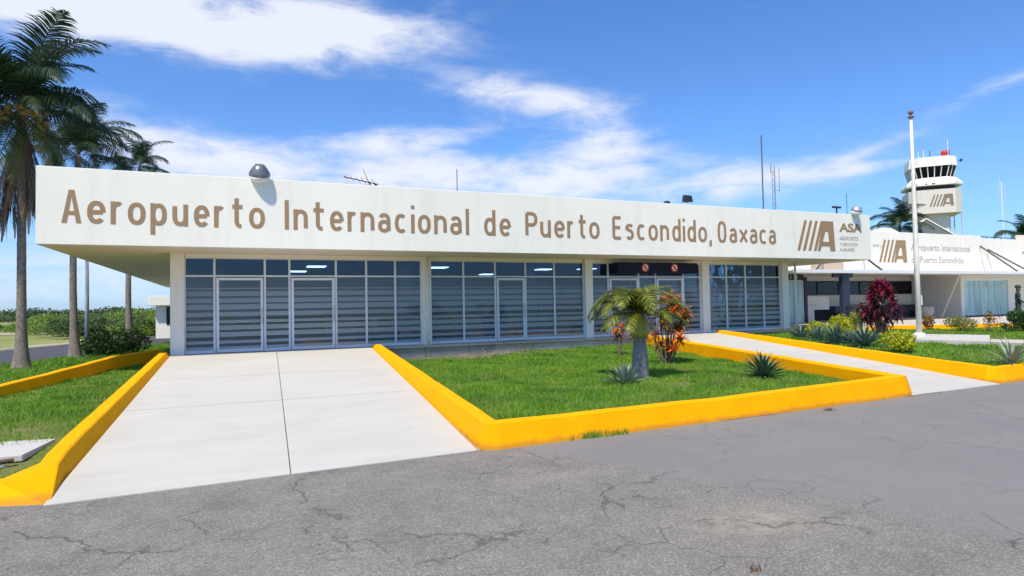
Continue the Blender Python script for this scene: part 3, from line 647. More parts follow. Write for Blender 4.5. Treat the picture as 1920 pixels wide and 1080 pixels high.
# downpipes
for x, e in ((5.76, 0), (22.72, 1)):
    pts = [(x, YC-.1, ZS-.01), (x, YC-.1, 2.0), (x, YC-.1, FLOOR+.35)]
    pts += [(x+.05, YC-.11, FLOOR+.16), (x+.25, YC-.13, FLOOR+.06), (x+.5, YC-.15, FLOOR+.03)] if e else [(x, YC-.1, FLOOR+.02)]
    p = MB().tube(pts, .045, 8); p.box(x-.07, YC-.11, 1.5, x+.07, YC+.0, 1.55); p.build('downpipe', polem, term, smooth=True)
# sign box above the paired doors
MB().box(13.15, 20.05, 3.02, 16.95, 20.45, 3.44).build('sign_box', navy, term, bevel=.01)
for cx in (14.40, 15.80):
    q = MB()
    n = 24
    for i in range(n):
        a0, a1 = 2*math.pi*i/n, 2*math.pi*(i+1)/n
        q.prism([(cx+.17*math.cos(a0), 3.24+.17*math.sin(a0)), (cx+.17*math.cos(a1), 3.24+.17*math.sin(a1)), (cx+.125*math.cos(a1), 3.24+.125*math.sin(a1)), (cx+.125*math.cos(a0), 3.24+.125*math.sin(a0))], 20.035, 20.049)
    q.prism([(cx-.12, 3.33), (cx-.09, 3.36), (cx+.12, 3.15), (cx+.09, 3.12)], 20.030, 20.034)
    rg = q.build('prohibition_symbol', redm, term)
    MB().prism([(cx+.125*math.cos(t_*math.pi/8), 3.24+.125*math.sin(t_*math.pi/8)) for t_ in range(16)], 20.043, 20.049).build('disc', white, rg)
    MB().box(cx-.03, 20.0365, 3.17, cx+.03, 20.042, 3.31).build('pictogram', blackm, rg)

# ---------------------------------------------------------------- lettering
def arc(cx, cy, rx, ry, a0, a1, n=14, p=2.3):
    o = []
    for i in range(n+1):
        a = R(lerp(a0, a1, i/n)); c, s_ = math.cos(a), math.sin(a)
        o.append((cx+rx*math.copysign(abs(c)**(2/p), c), cy+ry*math.copysign(abs(s_)**(2/p), s_)))
    return o
XH = .70
def glyph(ch):
    h = XH; m = h/2
    if ch == 'A': return [[(0, 0), (.44, 1), (.56, 1), (1, 0)], [(.14, .30), (.86, .30)]]
    if ch == 'e': return [[(.03, m), (.97, m)], arc(.5, m, .5, m, 0, 318, 22)]
    if ch == 'r': return [[(0, 0), (0, h)], arc(.62, h*.55, .62, h*.45, 175, 60, 8)]
    if ch == 'o': return [arc(.5, m, .5, m, 0, 360, 26)+['c']]
    if ch == 'p': return [[(0, -.29), (0, h)], arc(.5, m, .5, m, 0, 360, 26)+['c']]
    if ch == 'u': return [[(0, h), (0, .28)]+arc(.5, .28, .5, .28, 180, 355, 12)[1:], [(1, h), (1, 0)]]
    if ch == 't': return [[(.42, .98), (.42, .22)]+arc(.80, .22, .38, .22, 180, 280, 8)[1:], [(0, h), (1, h)]]
    if ch == 'I': return [[(.5, 0), (.5, 1)]]
    if ch == 'n': return [[(0, 0), (0, h)], arc(.5, h-.28, .5, .28, 175, 0, 12)+[(1, 0)]]
    if ch == 'a': return [arc(.48, h-.24, .46, .24, 150, 0, 10)+[(.97, 0)], arc(.47, .20, .47, .20, 0, 360, 20)+['c']]
    if ch == 'c': return [arc(.5, m, .5, m, 50, 310, 20)]
    if ch == 'i': return [[(.5, 0), (.5, h)], [(.5, .90), (.5, 1.03)]]
    if ch == 'l': return [[(.5, 0), (.5, 1)]]
    if ch == 'd': return [[(1, 0), (1, 1)], arc(.5, m, .5, m, 0, 360, 26)+['c']]
    if ch == 'P': return [[(0, 0), (0, 1)], [(0, 1), (.45, 1)]+arc(.5, .74, .5, .26, 90, -90, 12)[1:]+[(.45, .48), (0, .48)]]
    if ch == 'E': return [[(0, 0), (0, 1)], [(0, 1), (1, 1)], [(0, .52), (.9, .52)], [(0, 0), (1, 0)]]
    if ch == 's': return [arc(.5, h-.19, .48, .19, 35, 180, 8)+arc(.5, .19+.02, .48, .19+.02, 90, -145, 12, 2)]
    if ch == ',': return [[(.6, .10), (.2, -.18)]]
    if ch == 'O': return [arc(.5, .5, .5, .5, 0, 360, 28, 2.8)+['c']]
    if ch == 'x': return [[(0, h), (1, 0)], [(0, 0), (1, h)]]
def ribbon(mb, pts, t, y0, y1):
    closed = pts[-1] == 'c'
    if closed: pts = pts[:-2]
    P = [Vector(p) for p in pts]; n = len(P); L = []; Rr = []
    for i in range(n):
        if closed: d0 = (P[i]-P[i-1]); d1 = (P[(i+1) % n]-P[i])
        else: d0 = (P[i]-P[i-1]) if i else (P[1]-P[0]); d1 = (P[i+1]-P[i]) if i < n-1 else (P[-1]-P[-2])
        if d0.length < 1e-6: d0 = d1
        if d1.length < 1e-6: d1 = d0
        d0 = d0.normalized(); d1 = d1.normalized(); d = (d0+d1).normalized(); nn_ = Vector((-d.y, d.x)); sc = 1/max(.5, nn_.dot(Vector((-d0.y, d0.x))))
        L.append(P[i]+nn_*t/2*sc); Rr.append(P[i]-nn_*t/2*sc)
    base = len(mb.v)
    for a, b_ in zip(L, Rr): mb.v += [(a.x, y0, a.y), (b_.x, y0, b_.y), (b_.x, y1, b_.y), (a.x, y1, a.y)]
    for i in range(n if closed else n-1):
        j = (i+1) % n; a = base+4*i; c = base+4*j
        for k in range(4): mb.f.append((a+k, a+(k+1) % 4, c+(k+1) % 4, c+k))
    if not closed:
        mb.f.append((base, base+1, base+2, base+3)); mb.f.append(tuple(base+4*(n-1)+k for k in (3, 2, 1, 0)))
TXT = [('A',-4.15,-3.73),('e',-3.61,-3.21),('r',-3.1,-2.82),('o',-2.72,-2.32),('p',-2.21,-1.83),('u',-1.7,-1.33),('e',-1.19,-0.81),('r',-0.7,-0.43),('t',-0.3,0.07),('o',0.18,0.59),('I',1.12,1.22),('n',1.35,1.74),('t',1.84,2.24),('e',2.36,2.75),('r',2.86,3.14),('n',3.24,3.65),('a',3.76,4.15),('c',4.27,4.66),('i',4.78,4.88),('o',4.99,5.4),('n',5.51,5.92),('a',6.03,6.43),('l',6.56,6.66),('d',7.18,7.58),('e',7.72,8.13),('P',8.65,9.1),('u',9.2,9.6),('e',9.73,10.14),('r',10.23,10.5),('t',10.63,11.02),('o',11.1,11.52),('E',12.05,12.46),('s',12.59,12.96),('c',13.09,13.48),('o',13.59,14.01),('n',14.11,14.51),('d',14.66,15.05),('i',15.15,15.25),('d',15.36,15.76),('o',15.87,16.29),(',',16.38,16.54),('O',16.81,17.24),('a',17.39,17.78),('x',17.88,18.33),('a',18.43,18.83),('c',18.93,19.35),('a',19.43,19.82)]
ZB0, CAP, SW = 4.13, .84, .112
for ch, a, c in TXT:
    mb = MB(); narrow = ch in 'Iil'
    if ch == 'A':
        X_ = lambda u: lerp(a, c, u); Z_ = lambda v: ZB0+CAP*v
        mb.prism([(X_(0), Z_(0)), (X_(.26), Z_(0)), (X_(.5), Z_(.80)), (X_(.5), Z_(1)), (X_(.36), Z_(1))], YF-.007, YF-.001)
        mb.prism([(X_(.74), Z_(0)), (X_(1), Z_(0)), (X_(.64), Z_(1)), (X_(.5), Z_(1)), (X_(.5), Z_(.80))], YF-.007, YF-.001)
        mb.prism([(X_(.28), Z_(.24)), (X_(.72), Z_(.24)), (X_(.68), Z_(.36)), (X_(.32), Z_(.36))], YF-.0062, YF-.001)
        mb.build('letter', bronze, term); continue
    for k, st_ in enumerate(glyph(ch)):
        pts = []
        for p in st_:
            if p == 'c': pts.append('c'); continue
            x = (a+c)/2 if narrow else lerp(a+SW/2, c-SW/2, p[0])
            vv = p[1]
            z = ZB0+vv*CAP
            # keep curve strokes inside the letter's height
            lo, hi = 0, (1 if ch in 'OAPE' else XH)
            if ch not in 'Iil,' and not (ch in 'tdp' and (vv > XH+.02 or vv < 0)):
                z = ZB0+SW/2+(vv-lo)/(hi-lo)*(CAP*hi-SW) if len(st_) > 2 or ch in 'eEPxA' and not (ch == 'A' and vv in (0,)) else z
            pts.append((x, z))
        ribbon(mb, pts, SW*(1.0), YF-.007-.0008*k, YF-.001)
    mb.build('letter', bronze, term)
def logo(x0, z0, sx, sz, y, parent, m=bronze, local=False, th=.016):
    """slanted bars and a block capital A; unit box 0..1 x 0..1 in the face plane"""
    for i in range(4):
        o_ = i*.1425
        MB().prism([(x0+sx*(o_+.205), z0+sz), (x0+sx*(o_+.265), z0+sz), (x0+sx*(o_+.068), z0), (x0+sx*(o_+.0), z0)], y-th, y-.001).build('logo_bar', m, parent, local)
    X = lambda u: x0+sx*u; Z = lambda v: z0+sz*v
    # A: left leg, right leg, top block and crossbar, butted together
    for nm, pl in (('logo_letter', [[(.53, 0), (.60, 0), (.695, .42), (.745, .66), (.80, 1), (.69, 1)], [(.745, .66), (.82, .66), (.835, .42), (.87, 0), (1.0, 0), (.965, 1), (.80, 1)]]),
                   ('logo_crossbar', [[(.632, .14+.02), (.862, .16), (.848, .30), (.664, .30)]])):
        mb = MB()
        for k, q in enumerate(pl):
            if nm == 'logo_crossbar': q = [(u, v) for u, v in q]
            mb.prism([(X(u), Z(v)) for u, v in q], y-th-.0007*k, y-.001)
        mb.build(nm, m, parent, local)
def textmesh(body, off):
    c = bpy.data.curves.new('t', 'FONT'); c.body = body; c.size = 1; c.offset = off; c.extrude = .004
    o = bpy.data.objects.new('t', c); COL.objects.link(o); bpy.context.view_layer.update()
    me = bpy.data.meshes.new_from_object(o.evaluated_get(bpy.context.evaluated_depsgraph_get())); bpy.data.objects.remove(o); return me
def text(s_, x, z, h, y, parent, m, w=None, off=0, local=False, name='lettering', th=.006):
    """one mesh per word"""
    full = textmesh(s_, off); xs_ = [v.co.x for v in full.vertices]; mnx = min(xs_); sx = h/.73 if w is None else w/(max(xs_)-mnx)
    words = s_.split(' '); P = Vector((0, 0, 0)) if local else wloc(parent); lo = -1e9; o = None
    for i in range(len(words)):
        pm = textmesh(' '.join(words[:i+1]), off); hi = max(v.co.x for v in pm.vertices)+1e-4; bpy.data.meshes.remove(pm)
        me = full.copy(); b_ = bmesh.new(); b_.from_mesh(me)
        bmesh.ops.delete(b_, geom=[v for v in b_.verts if not (lo < v.co.x <= hi)], context='VERTS')
        for v in b_.verts: v.co = (x+(v.co.x-mnx)*sx-P.x, y-.004-(v.co.z*th/.004)-P.y, z+v.co.y*h/.73-P.z)
        b_.to_mesh(me); b_.free(); me.materials.clear(); me.materials.append(m); o = link(name, me, parent); lo = hi
    return o
logo(20.97, 3.93, 2.20, 1.25, YF, term)
text('ASA', 23.46, 4.78, .37, YF, term, bronze, 1.40, .03)
text('AEROPUERTOS', 23.46, 4.41, .17, YF, term, greytext, 1.16)
text('Y SERVICIOS', 23.46, 4.16, .15, YF, term, greytext, 1.09)
text('AUXILIARES', 23.46, 3.94, .15, YF, term, greytext, .87)

# ---------------------------------------------------------------- roof furniture
fl = thing('floodlight', 'large round glass-bowl floodlight on an arm over the lettered fascia near its left end', 'lamp', (.42, YF, ZT))
rot = Matrix.Rotation(R(22), 4, 'X')
MB().lathe([(.06, .26), (.12, .26), (.2, .16), (.265, .05), (.285, -.02), (.28, -.06)], 24, (.46, 18.60, 5.66), rot).build('housing', mat('lamp_housing', (.22, .22, .22), .3, .1, metal=.5), fl, smooth=True)
MB().lathe([(.275, -.063), (.25, -.14), (.17, -.22), (.06, -.26), (.01, -.265)], 24, (.46, 18.60, 5.66), rot).build('lens', emis('lamp_bowl', (1, 1, 1), 0), fl, smooth=True)
MB().tube([(.46, 18.95, 5.50), (.46, 18.95, 5.9), (.46, 18.66, 5.92)], .025, 6).build('arm', greypole, fl)
def boxflood(name, x, y, z, s_, label):
    t_ = thing(name, label, 'lamp', (x, y, z))
    o = MB(); o.add([(x-.2*s_, y-.1, z+.12*s_), (x+.2*s_, y-.1, z+.12*s_), (x+.2*s_, y-.02, z+.38*s_), (x-.2*s_, y-.02, z+.38*s_), (x-.13*s_, y+.14, z+.12*s_), (x+.13*s_, y+.14, z+.12*s_), (x+.13*s_, y+.14, z+.30*s_), (x-.13*s_, y+.14, z+.30*s_)],
          [(0, 1, 2, 3), (4, 7, 6, 5), (0, 4, 5, 1), (3, 2, 6, 7), (0, 3, 7, 4), (1, 5, 6, 2)]).build('housing', blackm, t_, bevel=.01)
    o = MB(); o.tube([(x-.22*s_, y+.02, z+.24*s_), (x-.22*s_, y+.05, z), (x+.22*s_, y+.05, z), (x+.22*s_, y+.02, z+.24*s_)], .012, 5); o.build('bracket', galv, t_)
boxflood('floodlight', 15.5, YF+.12, ZT, 1.0, 'small black box floodlight on the fascia top above the word Escondido')
boxflood('floodlight', 14.85, YF+.5, ZT-.02, .55, 'tiny dark fixture on the fascia top left of the black box floodlight')
f3 = thing('floodlight', 'round white floodlight on the fascia top above the ASA lettering', 'lamp', (24.4, YF, ZT))
MB().lathe([(.08, .22), (.16, .2), (.22, .08), (.24, 0)], 20, (24.4, 18.56, 5.66), rot).build('housing', galv, f3, smooth=True)
MB().lathe([(.235, -.003), (.2, -.1), (.1, -.17), (.01, -.18)], 20, (24.4, 18.56, 5.66), rot).build('lens', MATS.get('lampw') or mat('lamp_glass_white', (.8, .8, .8), .2, .02), f3, smooth=True)
MB().tube([(24.4, 18.78, 5.5), (24.4, 18.72, 5.85), (24.4, 18.5, 5.86)], .03, 6).build('arm', greypole, f3)
f4 = thing('aerial_mount', 'small dark T-shaped aerial on the roof just left of the round white floodlight', 'antenna', (24.2, 19.4, ZT))
q = MB(); q.tube([(24.25, 19.4, 5.0), (24.25, 19.4, 5.98)], .035, 6); q.box(24.0, 19.36, 5.92, 24.5, 19.44, 6.0); q.tube([(24.9, 19.4, 5.0), (24.9, 19.4, 6.6)], .012, 5); q.build('mast', blackm, f4)
an = thing('tv_antenna', 'thin tilted television aerial lying on the terminal roof behind the word Internacional', 'antenna', (5.0, 25, 4.6))
q = MB(); q.tube([(4.75, 25, 4.6), (4.72, 25, 6.95)], .02, 5); q.tube([(3.7, 25, 7.08), (5.05, 25, 6.86)], .022, 5)
q.build('mast', blackm, an)
q = MB()
for i in range(6):
    x = 3.8+i*.23; z = 7.06-i*.038; L = .18+.07*i; q.tube([(x-.5*L, 25-L, z+.15*L), (x+.5*L, 25+L, z-.15*L)], .012, 4)
q.tube([(4.72, 25, 6.8), (4.45, 24.9, 7.42)], .012, 4); q.tube([(4.9, 25, 6.9), (5.2, 25, 6.5)], .03, 4); q.build('element', blackm, an)
def mast(x, y, z0, z1, r_, label, lattice=False, arms=(), m=blackm):
    t_ = thing('antenna_mast', label, 'antenna', (x, y, z0)); q = MB()
    if lattice:
        for k in range(3):
            a = 2.1*k; q.tube([(x+.16*math.cos(a), y+.16*math.sin(a), z0), (x+.12*math.cos(a), y+.12*math.sin(a), z1)], .018, 4)
        n = int((z1-z0)/.45)
        for i in range(n):
            for k in range(3):
                a, b_ = 2.1*k, 2.1*(k+1); q.tube([(x+.15*math.cos(a), y+.15*math.sin(a), z0+i*.45), (x+.15*math.cos(b_), y+.15*math.sin(b_), z0+(i+1)*.45)], .01, 3)
    else: q.tube([(x, y, z0), (x, y, z1)], r_, 5)
    q.build('mast', m, t_)
    if arms:
        w = MB()
        for (dx, z, l) in arms: w.tube([(x+dx, y, z), (x+dx, y, z+l)], .025, 4); w.tube([(x, y, z+.1), (x+dx, y, z+.1)], .015, 4)
        w.build('dipole', m, t_)
mast(10.1, 30, 4.58, 8.9, .022, 'thin whip aerial on the terminal roof above the word Internacional')
mast(35.96, 35, .5, 14.4, .05, 'taller slender radio mast right of centre behind the terminal roof', arms=((-.9, 6.9, .25),), m=mat('dull_mast_steel', (.10, .11, .13), .6))
mast(37.1, 35, .5, 12.2, .05, 'lattice radio mast with stacked dipoles right of the taller slender one', True, arms=((.55, 10.2, 1.8), (-.3, 11.6, .8)), m=mat('dull_mast_steel', (.10, .11, .13), .6))

# interior furniture
def counter(x0, x1, y, z1, m, label, top=alu):
    t_ = thing('counter', label, 'counter', ((x0+x1)/2, y, FLOOR))
    MB().box(x0, y, FLOOR, x1, y+.6, z1-.05).build('body', m, t_, bevel=.01); MB().box(x0-.05, y-.05, z1-.048, x1+.05, y+.65, z1).build('worktop', top, t_, bevel=.008)
counter(-.2, 3.1, 26.5, 1.65, navy, 'long navy check-in counter behind the two left glass doors')
counter(6.4, 8.3, 25.5, 1.35, blackm, 'black counter behind the glass of the middle bay')
counter(11.1, 11.9, 25.0, 1.3, navy, 'short navy counter behind the glass beside the second column', blackm)
counter(19.3, 21.8, 24.0, 1.5, darkblue, 'dark blue counter behind the glass of the right-hand bay')
OR = ['first', 'second', 'third', 'fourth', 'fifth', 'sixth', 'seventh', 'eighth', 'last']
for i, (x, y) in enumerate(((4.2, 23.6), (5.0, 23.6), (6.6, 23.4), (7.4, 23.4), (9.2, 23.4), (10.0, 23.6))):
    t_ = thing('waiting_seat', 'black waiting seat behind the terminal glass, %s from the left' % OR[i], 'chair', (x, y, FLOOR), 0, 'waiting seats inside the terminal')
    MB().box(x-.27, y-.27, FLOOR+.40, x+.27, y+.25, FLOOR+.46).build('seat', blackm, t_); MB().box(x-.27, y+.25, FLOOR+.42, x+.27, y+.31, FLOOR+.88).build('backrest', blackm, t_)
    for sx in (-.24, .24): MB().tube([(x+sx, y-.2, FLOOR), (x+sx, y-.2, FLOOR+.4), (x+sx, y+.22, FLOOR+.4), (x+sx, y+.22, FLOOR)], .015, 5).build('leg', galv, t_)
ld = thing('stepladder', 'dark stepladder standing inside behind the middle bay glass', 'ladder', (10.9, 21.9, FLOOR))
q = MB(); q.tube([(10.45, 21.6, FLOOR), (10.65, 21.8, 3.15)], .025, 4); q.tube([(11.05, 21.6, FLOOR), (10.9, 21.8, 3.15)], .025, 4); q.build('rail', blackm, ld)
for i in range(8):
    z = FLOOR+.3*(i+1); a = (z-FLOOR)/2.57; MB().box(lerp(10.45, 10.65, a), 21.6+.2*a-.03, z, lerp(11.05, 10.9, a), 21.6+.2*a+.03, z+.03).build('step', alu, ld)

# ================================================================== REAR WING
YW = 26.0
wing = thing('rear_wing', 'white flat-roofed rear wing of the terminal with a logo sign above a thin canopy', 'building', (40, YW, 0))
MB().box(27.2, YW, 3.52, 46.35, YW+.25, 6.06).build('parapet', white2, wing, bevel=.01)
MB().box(46.36, YW+.1, 3.52, 51.3, YW+.35, 5.90).build('parapet', white2, wing, bevel=.01)
MB().box(51.32, YW+.3, 3.0, 56, YW+.5, 6.3).build('parapet', soffitm, wing)
MB().box(27.2, YW+.26, 5.0, 56, YW+16, 5.1).build('roof', plinthm, wing)
b = MB(); b.box(27.2, YW+.3, 0.4, 27.4, YW+12, 5.0); b.box(27.41, YW+3.4, .4, 44.0, YW+3.6, 3.5); b.box(44.0, YW+.02, .4, 44.4, YW+3.4, 3.5)
b.box(49.25, YW+.02, .4, 55.9, YW+.25, 3.518); b.box(44.4, YW+5, .4, 49.2, YW+5.2, 3.5); b.box(44.41, YW+.02, 3.02, 49.24, YW+.22, 3.518); b.box(27.41, YW+15.8, .4, 55.9, YW+16, 5.0)
b.build('wall', white2, wing)
MB().box(26.3, YW-2.2, 3.36, 56, YW-.003, 3.46).build('canopy', white, wing, bevel=.01)
MB().box(26.3, YW-2.24, 3.32, 56, YW-2.203, 3.50).build('canopy_edge', alu, wing)
MB().box(27.5, YW+.02, 3.47, 43.99, YW+3.38, 3.51).build('soffit', soffitm, wing)
for xa, za, xb in ((46.2, 5.35, 46.6), (47.0, 5.15, 47.9), (34.6, 4.5, 33.5), (31.2, 4.2, 28.3)):
    MB().tube([(xa, YW-.03, za), (xb, YW-2.0, 3.5)], .055, 6).build('strut', blackm, wing)
MB().box(30.2, YW-.02, 3.47, 32.9, YW-.002, 4.4).build('panel', beige, wing)
# recessed front: windows high up, dark base
for a, c in ((31.9, 33.3), (33.35, 34.6), (34.65, 36.6), (36.65, 38.6), (38.65, 40.4), (40.45, 42.4), (42.45, 44.0)):
    q = MB(); x0, x1, z0, z1, y_ = a, c, 2.2, 3.12, YW+3.36
    q.box(x0, y_-.03, z0, x0+.05, y_+.03, z1); q.box(x1-.05, y_-.03, z0, x1, y_+.03, z1); q.box(x0+.05, y_-.03, z0, x1-.05, y_+.03, z0+.05); q.box(x0+.05, y_-.03, z1-.05, x1-.05, y_+.03, z1)
    w_ = q.build('window', blackm, wing); MB().box(x0+.05, y_-.006, z0+.05, x1-.05, y_+.006, z1-.05).build('pane', glass_clear, w_)
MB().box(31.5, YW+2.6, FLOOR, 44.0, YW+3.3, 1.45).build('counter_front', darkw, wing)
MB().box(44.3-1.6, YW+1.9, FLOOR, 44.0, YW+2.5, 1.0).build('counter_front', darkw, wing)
# teal glass vestibule
teal_backlit = bpy.data.materials.new('teal_glass_painted_backlight'); teal_backlit.use_nodes = True; _t = teal_backlit.node_tree; _b = _t.nodes['Principled BSDF']  # opaque pale teal panes; backlight through the glass is put into their colour
_g = N(_t, 'ShaderNodeTexCoord'); _m = N(_t, 'ShaderNodeMapping'); _m.inputs['Scale'].default_value = (2.2, 1, .25); _t.links.new(_g.outputs['Object'], _m.inputs[0])
_n = N(_t, 'ShaderNodeTexNoise', inp={'Scale': 1.6, 'Detail': 4}); _t.links.new(_m.outputs[0], _n.inputs['Vector'])
_t.links.new(ramp(_t, _n.outputs[0], [(.35, (.24, .42, .45)), (.65, (.46, .68, .70))]), _b.inputs['Base Color']); _b.inputs['Roughness'].default_value = .08; _b.inputs['Specular IOR Level'].default_value = .6
xv = [44.42, 45.3, 46.2, 47.2, 48.2, 49.22]
for i in range(5):
    q = MB(); q.box(xv[i], YW+.05, FLOOR+.05, xv[i]+.035, YW+.12, 3.0); q.box(xv[i]+.035, YW+.05, 2.62, xv[i+1]-.001, YW+.12, 2.66); w_ = q.build('window', alu, wing)
    MB().box(xv[i]+.036, YW+.08, FLOOR+.06, xv[i+1]-.002, YW+.092, 2.61).build('pane', teal_backlit, w_); MB().box(xv[i]+.036, YW+.08, 2.67, xv[i+1]-.002, YW+.092, 3.0).build('pane', teal_backlit, w_)
MB().box(44.3, YW-.06, FLOOR-.01, 49.3, YW+.2, FLOOR+.06).build('sill', darkw, wing)
CU = mat('pale_teal_backing', (.50, .74, .76), .8, .15, 1.2)  # pale sheets added behind the teal panes to brighten them
mb = MB(); K = 60
for i in range(K+1):
    x = lerp(44.45, 49.2, i/K); y = YW+.30+.035*math.sin(i*1.3); mb.v += [(x, y, FLOOR+.1), (x, y, 2.98)]
mb.f = [(2*i, 2*i+2, 2*i+3, 2*i+1) for i in range(K)]; mb.build('brightening_sheet', CU, wing)
mb = MB()
for i in range(K+1):
    x = lerp(26.8, 29.3, i/K); y = YW+.15+.03*math.sin(i*1.1); mb.v += [(x, y, FLOOR+.05), (x, y, 2.9)]
mb.f = [(2*i, 2*i+2, 2*i+3, 2*i+1) for i in range(K)]; mb.build('brightening_sheet', CU, wing)  # second added sheet, brightening the left doors from behind
# glazed doors on the left under the canopy, between the buildings
q = MB(); x0, x1, y_ = 26.7, 29.4, YW-.1
q.box(x0, y_-.05, FLOOR, x0+.07, y_+.05, 3.0); q.box(x1-.07, y_-.05, FLOOR, x1, y_+.05, 3.0); q.box(x0+.07, y_-.05, 2.93, x1-.07, y_+.05, 3.0); q.box((x0+x1)/2-.06, y_-.05, FLOOR, (x0+x1)/2+.06, y_+.05, 2.93)
d_ = q.build('door', alu, wing); MB().box(x0+.07, y_-.006, FLOOR+.02, (x0+x1)/2-.061, y_+.006, 2.92).build('pane', teal_backlit, d_); MB().box((x0+x1)/2+.061, y_-.006, FLOOR+.02, x1-.07, y_+.006, 2.92).build('pane', teal_backlit, d_)
MB().box(29.42, y_-.12, FLOOR, 29.62, y_+.12, 3.2).build('door_post', blackm, wing)
sb = thing('gate_number_sign', 'black sign box with a small white number hanging over the glass doors under the canopy', 'sign', (28.3, YW-.5, 3.0))
MB().box(27.6, YW-.45, 3.02, 29.1, YW-.25, 3.34).build('box', blackm, sb); text('1', 28.1, 3.08, .2, YW-.451, sb, white, name='numeral'); text('2', 28.5, 3.08, .2, YW-.451, sb, white, name='numeral')
# things under the canopy
pc = thing('canopy_post', 'dark blue steel post carrying the thin white canopy beside the red plant', 'post', (30.6, YW-2, FLOOR))
MB().box(30.2, YW-2.05, FLOOR, 30.75, YW-1.8, 3.30).build('shaft', darkblue, pc, bevel=.02); MB().box(29.6, YW-2.0, 3.1, 31.1, YW-1.85, 3.31).build('bracket', darkblue, pc)
q = thing('litter_bin', 'dark blue litter bin at the foot of the canopy post', 'bin', (29.9, YW-3.0, FLOOR))
MB().lathe([(.30, FLOOR), (.36, FLOOR+.85)], 12, (29.7, YW-3.0, 0)).build('body', darkblue, q); MB().lathe([(.38, FLOOR+.85), (.38, FLOOR+.93), (.15, FLOOR+1.05)], 12, (29.7, YW-3.0, 0)).build('lid', blackm, q)
q = thing('kiosk_counter', 'white boxy kiosk under the canopy between the glass doors and the post', 'kiosk', (31, YW+1, FLOOR))
MB().box(30.1, YW+.7, FLOOR, 31.2, YW+1.3, 1.55).build('body', white2, q, bevel=.02); MB().box(31.3, YW+1.4, FLOOR+.7, 33.3, YW+1.5, 2.1).build('panel', white2, q); MB().box(30.0, YW+.6, 1.56, 31.3, YW+1.4, 1.6).build('worktop', galv, q)
q = thing('planter_pot', 'pale round concrete planter under the canopy behind the flagpole', 'planter', (39.3, YW-1.0, FLOOR))
MB().lathe([(.35, FLOOR), (.48, FLOOR+.4), (.5, FLOOR+.75), (.44, FLOOR+.75), (.4, FLOOR+.6)], 16, (39.6, YW-.4, 0)).build('pot', plinthm2, q, smooth=True)
for i in range(9):
    x = 34.2+i*.62; t_ = thing('waiting_seat', 'dark blue waiting seat under the canopy, %s from the left of its row' % OR[i], 'chair', (x, YW+1.3, FLOOR), 0, 'waiting seats under the canopy')
    MB().box(x-.26, YW+1.05, FLOOR+.40, x+.26, YW+1.5, FLOOR+.46).build('seat', darkblue, t_); MB().box(x-.26, YW+1.5, FLOOR+.42, x+.26, YW+1.56, FLOOR+.9).build('backrest', darkblue, t_); MB().box(x-.03, YW+1.2, FLOOR, x+.03, YW+1.45, FLOOR+.4).build('leg', galv, t_)
# sign lettering on the wing
s0 = at_y(1635+15, 492, YW); s1 = at_y(1460+812/3.374, 380+235/3.374, YW)
lx0 = at_y(1460+635/3.374, 490, YW).x; lx1 = at_y(1460+812/3.374, 490, YW).x; lz0 = at_y(1675, 380+378/3.374, YW).z; lz1 = at_y(1675, 380+236/3.374, YW).z
logo(lx0, lz0, lx1-lx0, lz1-lz0, YW, wing)
ax0 = at_y(1460+838/3.374, 470, YW).x; ax1 = at_y(1460+1210/3.374, 470, YW).x; ax2 = at_y(1460+1170/3.374, 490, YW).x
tz1 = at_y(1750, 380+305/3.374, YW).z; tz2 = at_y(1750, 380+382/3.374, YW).z; th_ = at_y(1750, 380+262/3.374, YW).z-tz1
text('Aeropuerto Internacional', ax0, tz1, th_, YW, wing, greytext, ax1-ax0, .004)
text('de Puerto Escondido', ax0, tz2, th_, YW, wing, greytext, ax2-ax0, .004)
text('os', at_y(1636, 455, YW).x, at_y(1636, 462, YW).z, .22, YW, wing, greytext, .55)
text('y', at_y(1650, 455, YW).x, at_y(1650, 464, YW).z, .26, YW, wing, greytext, .2)
wt = thing('water_tank', 'white domed water tank on the rear wing roof beside the fascia end', 'tank', (44.9, 32, 5.1))
MB().lathe([(1.1, 5.12), (1.1, 6.65), (1.0, 6.95), (.6, 7.2), (.15, 7.28)], 24, (44.9, 32, 0)).build('body', white2, wt, smooth=True); MB().lathe([(.25, 7.26), (.25, 7.36)], 12, (44.9, 32, 0)).build('lid', galv, wt)
q = thing('roof_rail', 'thin dark railing along the right end of the rear wing roof', 'railing', (50, 27, 5.1)); mb = MB()
mb.tube([(47, 28, 6.35), (56, 28, 6.3)], .03, 4); mb.build('rail', blackm, q)
for i in range(6): MB().tube([(47+i*1.8, 28, 5.1), (47+i*1.8, 28, 6.34)], .025, 4).build('post', blackm, q)

# ================================================================== TOWER
TX, TY = 68.2, 43.0; TR = R(-58+12)
tw = thing('control_tower', 'cream airport control tower with outward-leaning cab windows and a logo on its box', 'tower', (TX, TY, 0), 0)
tw.rotation_euler = (0, 0, -R(46))     # local -Y faces the camera side
def octa(hw, ch, z): # half width, chamfer
    a = hw*.73; c = ch*.73
    return [(-a+c, -a, z), (a-c, -a, z), (a, -a+c, z), (a, a-c, z), (a-c, a, z), (-a+c, a, z), (-a, a-c, z), (-a, -a+c, z)]
def olo(rings, name, m, parent=tw, bevel=0): return MB().loft(rings).build(name, m, parent, local=True, bevel=bevel)
olo([octa(1.95, .25, 0), octa(1.95, .25, 10.75)], 'shaft', towerw)
olo([octa(3.25, .95, 10.75), octa(3.25, .95, 13.25)], 'box', towerw, bevel=.02)
olo([octa(2.6, .8, 13.252), octa(2.6, .8, 13.70)], 'recess', darkw)
olo([octa(3.45, 1.2, 13.702), octa(3.45, 1.2, 13.95), octa(2.75, 1.0, 14.55)], 'gallery_slab', white2)
